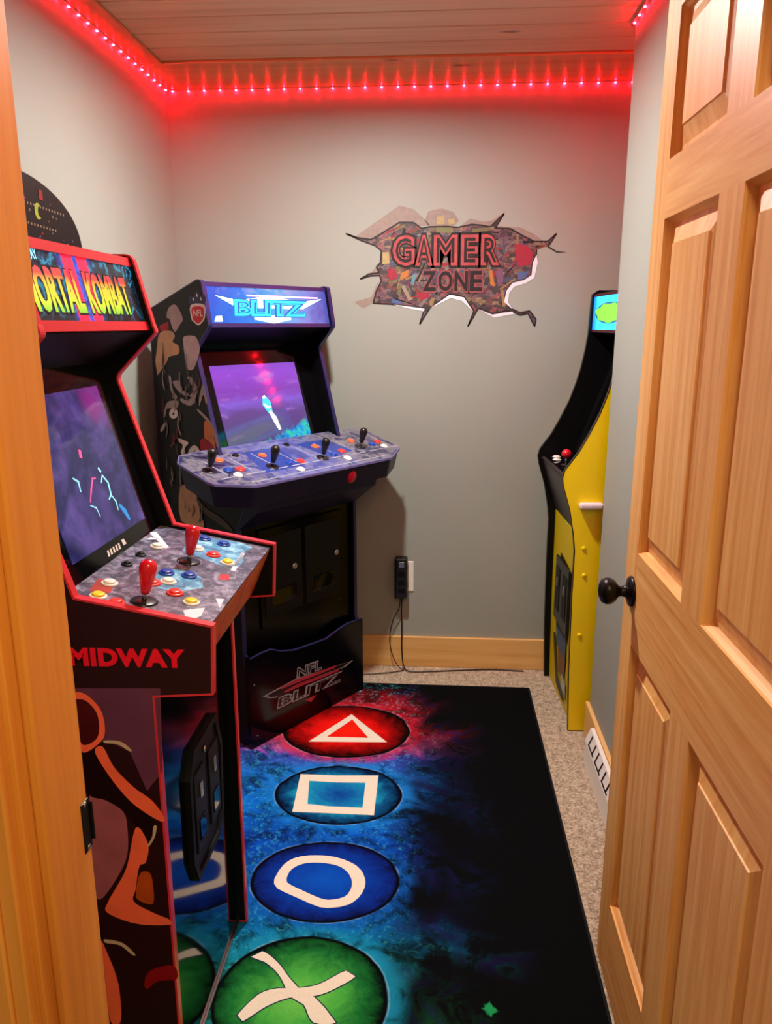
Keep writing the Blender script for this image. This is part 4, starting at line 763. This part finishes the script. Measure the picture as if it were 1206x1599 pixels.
ktext('NFL', K['NFL'], 0.0012); ktext('BLITZ', K['BLITZ'], 0.0012)
kpo = kp.build('kick_plate', bz_); lab(kpo, 'black kick plate with NFL BLITZ logo and wavy top')
tb = MB(); top = [(-0.004, wv[0][1])] + wv[1:-1] + [(0.624, wv[-1][1])]
tb.tube([(p[0], 0.009, p[1]) for p in top], 0.0045, M_purtrim, 6); lab(tb.build('edge_molding', kpo), 'violet wavy edge molding')
for w, z in ((0.02, 0.245), (0.025, 0.04)): MB().lathe([(0.004, 0), (0.003, 0.002), (0.0005, 0.002)], (w, 0.0, z), (0, -1, 0), M_steel, 10).build('screw', kpo)
for w in (T, BW - T - 0.012): MB().box((w, 0.021, 0.0), (w + 0.012, 0.2, 0.30), M_black).build('riser_side', bz_)
# control deck
ZD = lambda d: 1.045 - 0.296 * d
plan = [(-0.03, -0.16), (-0.135, -0.15), (-0.175, -0.105), (-0.175, 0.05), (-0.165, 0.068), (-0.052, 0.121), (-0.035, 0.125), (0.655, 0.125), (0.672, 0.121), (0.785, 0.068), (0.795, 0.05), (0.795, -0.105), (0.755, -0.15), (0.65, -0.16)]
def bdeck_mat():
    m, nt, b = newmat('football_deck_print'); E.nt = nt; v, x, y, z = coords(); n = noise(v, 14, 4, 1.5); n2 = noise(v, 60, 3)
    c = ramp(n * 0.8 + n2 * 0.2, [(0.32, '12122a'), (0.45, '34385a'), (0.55, '74747e'), (0.68, '2a2a4c')])
    c = mixc(step((x - 0.25) * (x - 0.25) * 4 + (n2 - 0.5), 0.3, 0.0) * 0.4, c, srgb('5a68c8'))
    link(c, b.inputs['Base Color']); b.inputs['Roughness'].default_value = 0.3; return m
m_bd = bdeck_mat(); m_lip = P('deck_lip_lavender', '6a669c', rough=0.3); m_navy = P('deck_apron_navy', '191636', noise=0.3, nscale=20, rough=0.35)
dm = MB(); f3 = lambda off, dz: (lambda p: (p[0], -p[1], ZD(p[1]) + dz))
dm.prism(plan, f3(0, 0.0), f3(0, -0.008), m_lip)
pin = offset(plan, -0.004); dm.poly([f3(0, 0.0006)(p) for p in pin], m_bd)
m_fl = P('deck_field_line', '9a9eb0', rough=0.3); m_fbz = P('deck_field_blue', '2c3f88', noise=0.3, rough=0.3)
def dpoly(pts, h, mt): dm.poly([f3(0, h)(p) for p in pts], mt)
for q in ([(0.10, -0.10), (0.26, -0.10), (0.24, 0.06), (0.06, 0.06)], [(0.36, -0.10), (0.50, -0.10), (0.56, 0.02), (0.40, 0.04)]): dpoly(q, 0.0009, m_fbz)
for k in range(9):
    w = -0.12 + k * 0.105; dpoly([(w, 0.045), (w + 0.085, 0.045), (w + 0.085, 0.050), (w, 0.050)], 0.0011, m_fl); dpoly([(w + 0.03, -0.085), (w + 0.034, -0.085), (w + 0.044, 0.03), (w + 0.040, 0.03)], 0.0011, m_fl)
dpoly([(-0.04, 0.100), (0.66, 0.100), (0.66, 0.104), (-0.04, 0.104)], 0.0011, m_fl)
ap = offset(plan, -0.006); apb = offset(plan, -0.022)
n_ = len(ap); dm.add([f3(0, -0.008)(p) for p in ap] + [(p[0], -p[1], ZD(p[1]) - 0.085) for p in apb], [[i, (i+1) % n_, n_ + (i+1) % n_, n_ + i] for i in range(n_)] + [[n_ + i for i in range(n_)]], m_navy)
dmo = dm.build('control_deck', bz_); lab(dmo, 'wide lavender four-player control deck')
brk = MB().prism([(-0.04, 0.97), (0.085, 0.935), (0.075, 0.90), (-0.03, 0.82), (-0.04, 0.82)], LW(0.0), LW(BW), m_navy).build('deck_bracket', bz_)
lab(MB().lathe([(0.024, -0.004), (0.022, 0.003), (0.001, 0.004)], (0.44, -0.111, 0.962), (0, -1, -0.2), P('deck_red_reflection', 'd01038', rough=0.3), 24).build('reflection_disc', bz_), 'round red reflection put in as a disc on the deck front')  # coloured disc stands in for a red reflection on the apron
NB = Vector((0, -0.296, 1.0)).normalized(); pd = lambda q: (q[0], -q[1], ZD(q[1]) + 0.001)
for kx, mt, l in (('orange', M_orange, 'orange'), ('blue', M_blue, 'blue'), ('red', M_redbtn, 'red'), ('white', M_white, 'white')):
    for q in BDECK[kx]: button(bz_, pd(q), NB, mt, 0.013, rimm=mt, label=l + ' button')
for q in BDECK['dot']: button(bz_, pd(q), NB, M_matte, 0.009, label='small black button')
for q in BDECK['stick']: bat(bz_, pd(q), NB, M_blkplastic, M_blkplastic, label='black bat-top joystick')
# monitor
c0, c1 = (-0.170, 1.065), (-0.290, 1.455)
bz2 = slab(bz_, 'monitor_bezel', c1, c0, w0_, w1_, -0.01, M_gloss)
PM2, NM2, _ = plane_map(c0, c1, 0.0)
def screen_b():
    m, nt, b = newmat('football_game_screen'); E.nt = nt; v, x, y, z = coords(); n = noise(v, 7, 4, 1.2, (1, 1, 2.5)); n2 = noise(v, 26, 4, 1)
    c = ramp((z - 1.08) / 0.31 + (n - 0.5) * 0.25, [(0.0, '5a4878'), (0.35, '6a4890'), (0.5, '8a60d8'), (0.6, '8a44b8'), (0.85, '9a50d8'), (1.0, '8850c8')])
    c = mixc(step(n, 0.58, 0.72) * 0.55, c, srgb('d088d8'))
    c = mixc(step(x * 0.9 - (z - 1.08) * 3.2 + n2 * 0.12, 0.26, 0.34), c, ramp(n2, [(0.35, '2060c0'), (0.5, '30b0e8'), (0.6, '40d8a8'), (0.7, '1878c8')]))  # cyan-green corner painted in as the yellow cabinet's marquee reflected
    b.inputs['Base Color'].default_value = (0.003, 0.003, 0.005, 1); b.inputs['Roughness'].default_value = 0.07
    link(c, b.inputs['Emission Color']); b.inputs['Emission Strength'].default_value = 1.0; return m
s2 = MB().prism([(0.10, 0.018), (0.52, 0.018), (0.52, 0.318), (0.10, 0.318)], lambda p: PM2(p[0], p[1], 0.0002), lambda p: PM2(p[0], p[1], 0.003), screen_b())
m_w = mat('screen_white', 'e8f4f8', 0.3, emit=0.95); m_t = mat('screen_teal', '30a0b0', 0.3, emit=0.9)
stroke(s2, PM2, [(0.322, 0.188), (0.325, 0.165), (0.335, 0.13)], 0.022, 0.0033, m_t); stroke(s2, PM2, [(0.332, 0.135), (0.348, 0.105), (0.362, 0.06)], 0.012, 0.0034, m_w)
stroke(s2, PM2, [(0.318, 0.195), (0.320, 0.185)], 0.014, 0.0036, m_w); stroke(s2, PM2, [(0.31, 0.165), (0.325, 0.15), (0.345, 0.152)], 0.005, 0.0037, m_w)
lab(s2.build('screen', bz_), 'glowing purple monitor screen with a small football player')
slab(bz_, 'speaker_panel', (-0.290, 1.445), (-0.148, 1.508), w0_, w1_, 0.01, M_matte)
qa, qb = (-0.143, 1.512), (-0.168, 1.645); PB, NBq, _ = plane_map(qa, qb, 0.0); BL = (Vector(qb) - Vector(qa)).length
def marq_b():
    m, nt, b = newmat('football_marquee_print'); E.nt = nt; v, x, y, z = coords(); n = noise(v, 12, 4, 1.5)
    c = ramp(x / 0.62 + (n - 0.5) * 0.3, [(0.05, '0060e8'), (0.3, '0c84f8'), (0.55, '38b8f8'), (0.8, '7090e8'), (0.95, '5458c0')])
    c = mixc(step(n + (z - 1.58) * 4, 0.65, 0.9) * 0.35, c, srgb('d0c8f8'))
    b.inputs['Base Color'].default_value = (0.01, 0.01, 0.01, 1); b.inputs['Roughness'].default_value = 0.2
    link(c, b.inputs['Emission Color']); b.inputs['Emission Strength'].default_value = 0.95; return m
mq = MB().prism([(w0_, 0.0), (w1_, 0.0), (w1_, BL), (w0_, BL)], lambda p: PB(p[0], p[1], -0.01), lambda p: PB(p[0], p[1], 0.0), marq_b())
m_mw = mat('marquee_white', 'e0f4ff', 0.3, emit=0.95); m_mp = mat('marquee_pink', 'e0a0c8', 0.3, emit=0.9); m_mt = mat('marquee_teal', '18c8e0', 0.3, emit=0.95); m_mn = mat('marquee_navy', '0a4890', 0.3, emit=0.7)
def mqp(pts, h, mt): mq.add([PB(a, b, h) for a, b in pts], [list(range(len(pts)))], mt)
mqp([(0.06, 0.100), (0.16, 0.085), (0.31, 0.105), (0.46, 0.085), (0.58, 0.100), (0.47, 0.060), (0.15, 0.060)], 0.0005, m_mw)
mqp([(0.20, 0.100), (0.56, 0.100), (0.56, 0.106), (0.20, 0.106)], 0.0007, m_mp)
mqp([(0.22, 0.02), (0.31, 0.006), (0.40, 0.02), (0.40, 0.035), (0.22, 0.035)], 0.0006, m_mw)
mqp([(0.04, 0.012), (0.075, 0.012), (0.075, 0.032), (0.05, 0.03)], 0.0006, m_mw)
mq.text('BLITZ', PB, 0.125, 0.028, 0.50, 0.092, 0.0009, m_mn, 0.10, 0.1); mq.text('BLITZ', PB, 0.132, 0.032, 0.492, 0.088, 0.0012, m_mt, 0.05, 0.1); mq.text('BLITZ', PB, 0.145, 0.040, 0.480, 0.080, 0.0014, m_mn, -0.012, 0.1)
lab(mq.build('marquee', bz_), 'lit blue marquee reading BLITZ')
for a, b_ in ((-0.008, 0.006), (BL - 0.006, BL + 0.008)): MB().prism([(w0_, a), (w1_, a), (w1_, b_), (w0_, b_)], lambda p: PB(p[0], p[1], -0.004), lambda p: PB(p[0], p[1], 0.004), M_purtrim).build('marquee_retainer', bz_)

# ---- yellow cabinet in the alcove
PWd = 0.4957
pc = empty('arcade_cabinet', (0.490, 3.225, 0.0035), math.atan2(-0.495, 0.027), 'yellow-sided arcade cabinet with a black curved front standing in the alcove beside the open door', 'arcade cabinet', 'arcade machines in the game room')
pf = [(-0.50, 0), (0, 0), (0.010, 0.25), (0.015, 0.55), (0.015, 0.72), (0.022, 0.776), (0.040, 0.87), (0.068, 0.960), (0.073, 0.990), (0.066, 1.018), (0.022, 1.080), (-0.012, 1.145), (-0.045, 1.217), (-0.068, 1.285), (-0.084, 1.345), (-0.098, 1.42), (-0.1062, 1.486), (-0.110, 1.60), (-0.113, 1.635), (-0.135, 1.650), (-0.50, 1.650)]
def part(m):
    pass
m_yin = P('yellow_front_print', 'c8b000', noise=0.08, nscale=6)
side_panel(pc, pf, 0.0, M_black, M_yellow, M_blktrim, 0.0, None, 'far side panel', 'black edge molding', tw=0.003)
nearp = side_panel(pc, pf, PWd - T, M_black, M_yellow, M_blktrim, PWd, None, 'bright yellow near side panel', 'black edge molding', tw=0.0015)
for d, z in ((-0.017, 0.73), (-0.024, 0.627), (-0.021, 0.393)): MB().lathe([(0.008, 0), (0.008, 0.002), (0.005, 0.004), (0.001, 0.004)], (PWd + 0.0004, -d, z), (1, 0, 0), M_yellow, 14).build('screw_cap', nearp)
br = MB().box((PWd, 0.074, 0.880), (PWd + 0.030, -0.012, 0.903), P('bracket_white', 'd8c8d0', rough=0.4), 0.008).build('side_bracket', nearp); lab(br, 'small white bracket on the yellow side')
a0, a1 = T, PWd - T
slab(pc, 'back_panel', (-0.48, 0.01), (-0.48, 1.63), a0, a1, 0.01, M_black)
slab(pc, 'top_panel', (-0.47, 1.628), (-0.125, 1.628), a0, a1, 0.012, M_black)
fpn = MB().prism([(-0.02, 0.0), (-0.012, 0.40), (-0.010, 0.76), (-0.03, 0.76), (-0.032, 0.0)], LW(a0), LW(a1), m_yin)
mts = [P('front_sticker_' + n, c, noise=0.3, nscale=30) for n, c in (('blue', '24506e'), ('brown', '6e4a34'), ('pale', 'a8b0b0'), ('dark', '20201c'))]
FP = lambda w, z, h: (w, -(-0.0135 + h - (0.0065 * max(0, (0.35 - z) / 0.4))), z)
def fpo(pts, h, mt): fpn.add([FP(a, b, h) for a, b in pts], [list(range(len(pts)))], mt)
fpo([(0.17, 0.62), (0.33, 0.60), (0.36, 0.50), (0.34, 0.44), (0.36, 0.36), (0.33, 0.27), (0.15, 0.27), (0.13, 0.36), (0.15, 0.44), (0.13, 0.52)], 0.005, mts[3])
fpo([(0.16, 0.30), (0.34, 0.30), (0.34, 0.22), (0.18, 0.22)], 0.006, mts[0]); fpo([(0.20, 0.22), (0.34, 0.22), (0.32, 0.12), (0.22, 0.12)], 0.0055, mts[1])
fpo([(0.10, 0.24), (0.14, 0.26), (0.20, 0.10), (0.36, 0.05), (0.30, 0.03), (0.18, 0.05)], 0.006, mts[3]); fpo([(0.28, 0.14), (0.36, 0.13), (0.36, 0.07), (0.28, 0.08)], 0.0065, mts[2])
lab(fpn.build('front_panel', pc), 'yellow front panel with dark artwork')
cdp = MB().box((0.13, 0.008, 0.33), (0.37, -0.002, 0.60), M_blkplastic, 0.004).build('coin_door', pc)
for w in (0.19, 0.31): MB().box((w - 0.035, 0.000, 0.38), (w + 0.035, -0.0045, 0.56), M_matte, 0.002).box((w - 0.01, -0.003, 0.48), (w + 0.01, -0.007, 0.52), M_steel, 0.001).build('coin_slot', cdp)
m_bulge = P('deck_front_graphite', '3a3434', rough=0.3)
MB().prism([(0.062, 0.985), (0.055, 0.968), (0.0, 0.80), (-0.012, 0.76), (-0.06, 0.76), (-0.06, 1.0)], LW(a0), LW(a1), m_bulge).build('deck_front', pc)
pdk = slab(pc, 'control_deck', (-0.07, 1.006), (0.064, 0.984), a0, a1, -0.001, M_gloss)
def pdz(d): return 0.995 - (d - 0.0) * 0.164 + 0.0005
ball = MB().lathe([(0.004, 0), (0.004, 0.03)], (0.25, -0.010, pdz(0.01)), (0, 0, 1), M_steel, 10).lathe([(0.001, 0.026), (0.010, 0.029), (0.0165, 0.036), (0.0185, 0.044), (0.0165, 0.052), (0.010, 0.059), (0.001, 0.062)], (0.25, -0.010, pdz(0.01)), (0, 0, 1), M_red, 24).build('joystick', pc); lab(ball, 'red ball-top joystick')
MB().lathe([(0.02, 0), (0.02, 0.002), (0.005, 0.003)], (0.25, -0.010, pdz(0.01)), (0, 0, 1), M_blkplastic, 24).build('dust_washer', ball)
for w, d in ((0.07, 0.01), (0.13, 0.02), (0.37, 0.015), (0.43, 0.0)): button(pc, (w, -d, pdz(d)), (0, 0, 1), M_white, 0.014, label='white button')
slab(pc, 'monitor_bezel', (-0.24, 1.47), (-0.075, 1.01), a0, a1, -0.012, M_matte)
PN, NN, _ = plane_map((-0.075, 1.01), (-0.24, 1.47), 0.0)
lab(MB().prism([(0.08, 0.10), (0.42, 0.10), (0.42, 0.40), (0.08, 0.40)], lambda p: PN(p[0], p[1], 0.0), lambda p: PN(p[0], p[1], 0.003), M_gloss).build('screen', pc), 'dark monitor glass')
slab(pc, 'speaker_panel', (-0.245, 1.468), (-0.118, 1.490), a0, a1, 0.01, M_matte)
pa, pb = (-0.117, 1.495), (-0.119, 1.632); PP, NP, _ = plane_map(pa, pb, 0.0); PL = 0.137
def marq_p():
    m, nt, b = newmat('blue_marquee_print'); E.nt = nt; v, x, y, z = coords(); n = noise(v, 25, 4, 1)
    c = ramp(n, [(0.4, '10a8f0'), (0.55, '30d0f8'), (0.65, '18b8e8')]); c = mixc(step(x, 0.10, 0.03), c, srgb('0a68c8'))
    b.inputs['Base Color'].default_value = (0.01, 0.01, 0.01, 1); link(c, b.inputs['Emission Color']); b.inputs['Emission Strength'].default_value = 3.0; return m
mq = MB().prism([(a0, 0), (a1, 0), (a1, PL), (a0, PL)], lambda p: PP(p[0], p[1], -0.01), lambda p: PP(p[0], p[1], 0), marq_p())
m_pg = mat('marquee_green', '70e838', 0.3, emit=1.0); m_pdk = mat('marquee_blue_line', '0a70a0', 0.3, emit=0.6)
mq.add([PP(0.25 + 0.20 * math.cos(t), 0.068 + 0.040 * math.sin(t), 0.0006) for t in [math.pi * 2 * k / 24 for k in range(24)]], [list(range(24))], m_pdk)
mq.add([PP(0.25 + 0.19 * math.cos(t) * (1 + .1 * math.sin(5 * t)), 0.068 + 0.034 * math.sin(t) * (1 + .1 * math.sin(7 * t)), 0.0009) for t in [math.pi * 2 * k / 48 for k in range(48)]], [list(range(48))], m_pg)
lab(mq.build('marquee', pc), 'lit cyan marquee with a green emblem')
for a, b_ in ((-0.004, 0.006), (PL - 0.006, PL + 0.004)): MB().prism([(a0, a), (a1, a), (a1, b_), (a0, b_)], lambda p: PP(p[0], p[1], -0.002), lambda p: PP(p[0], p[1], 0.003), P('retainer_maroon', '4a1020')).build('marquee_retainer', pc)
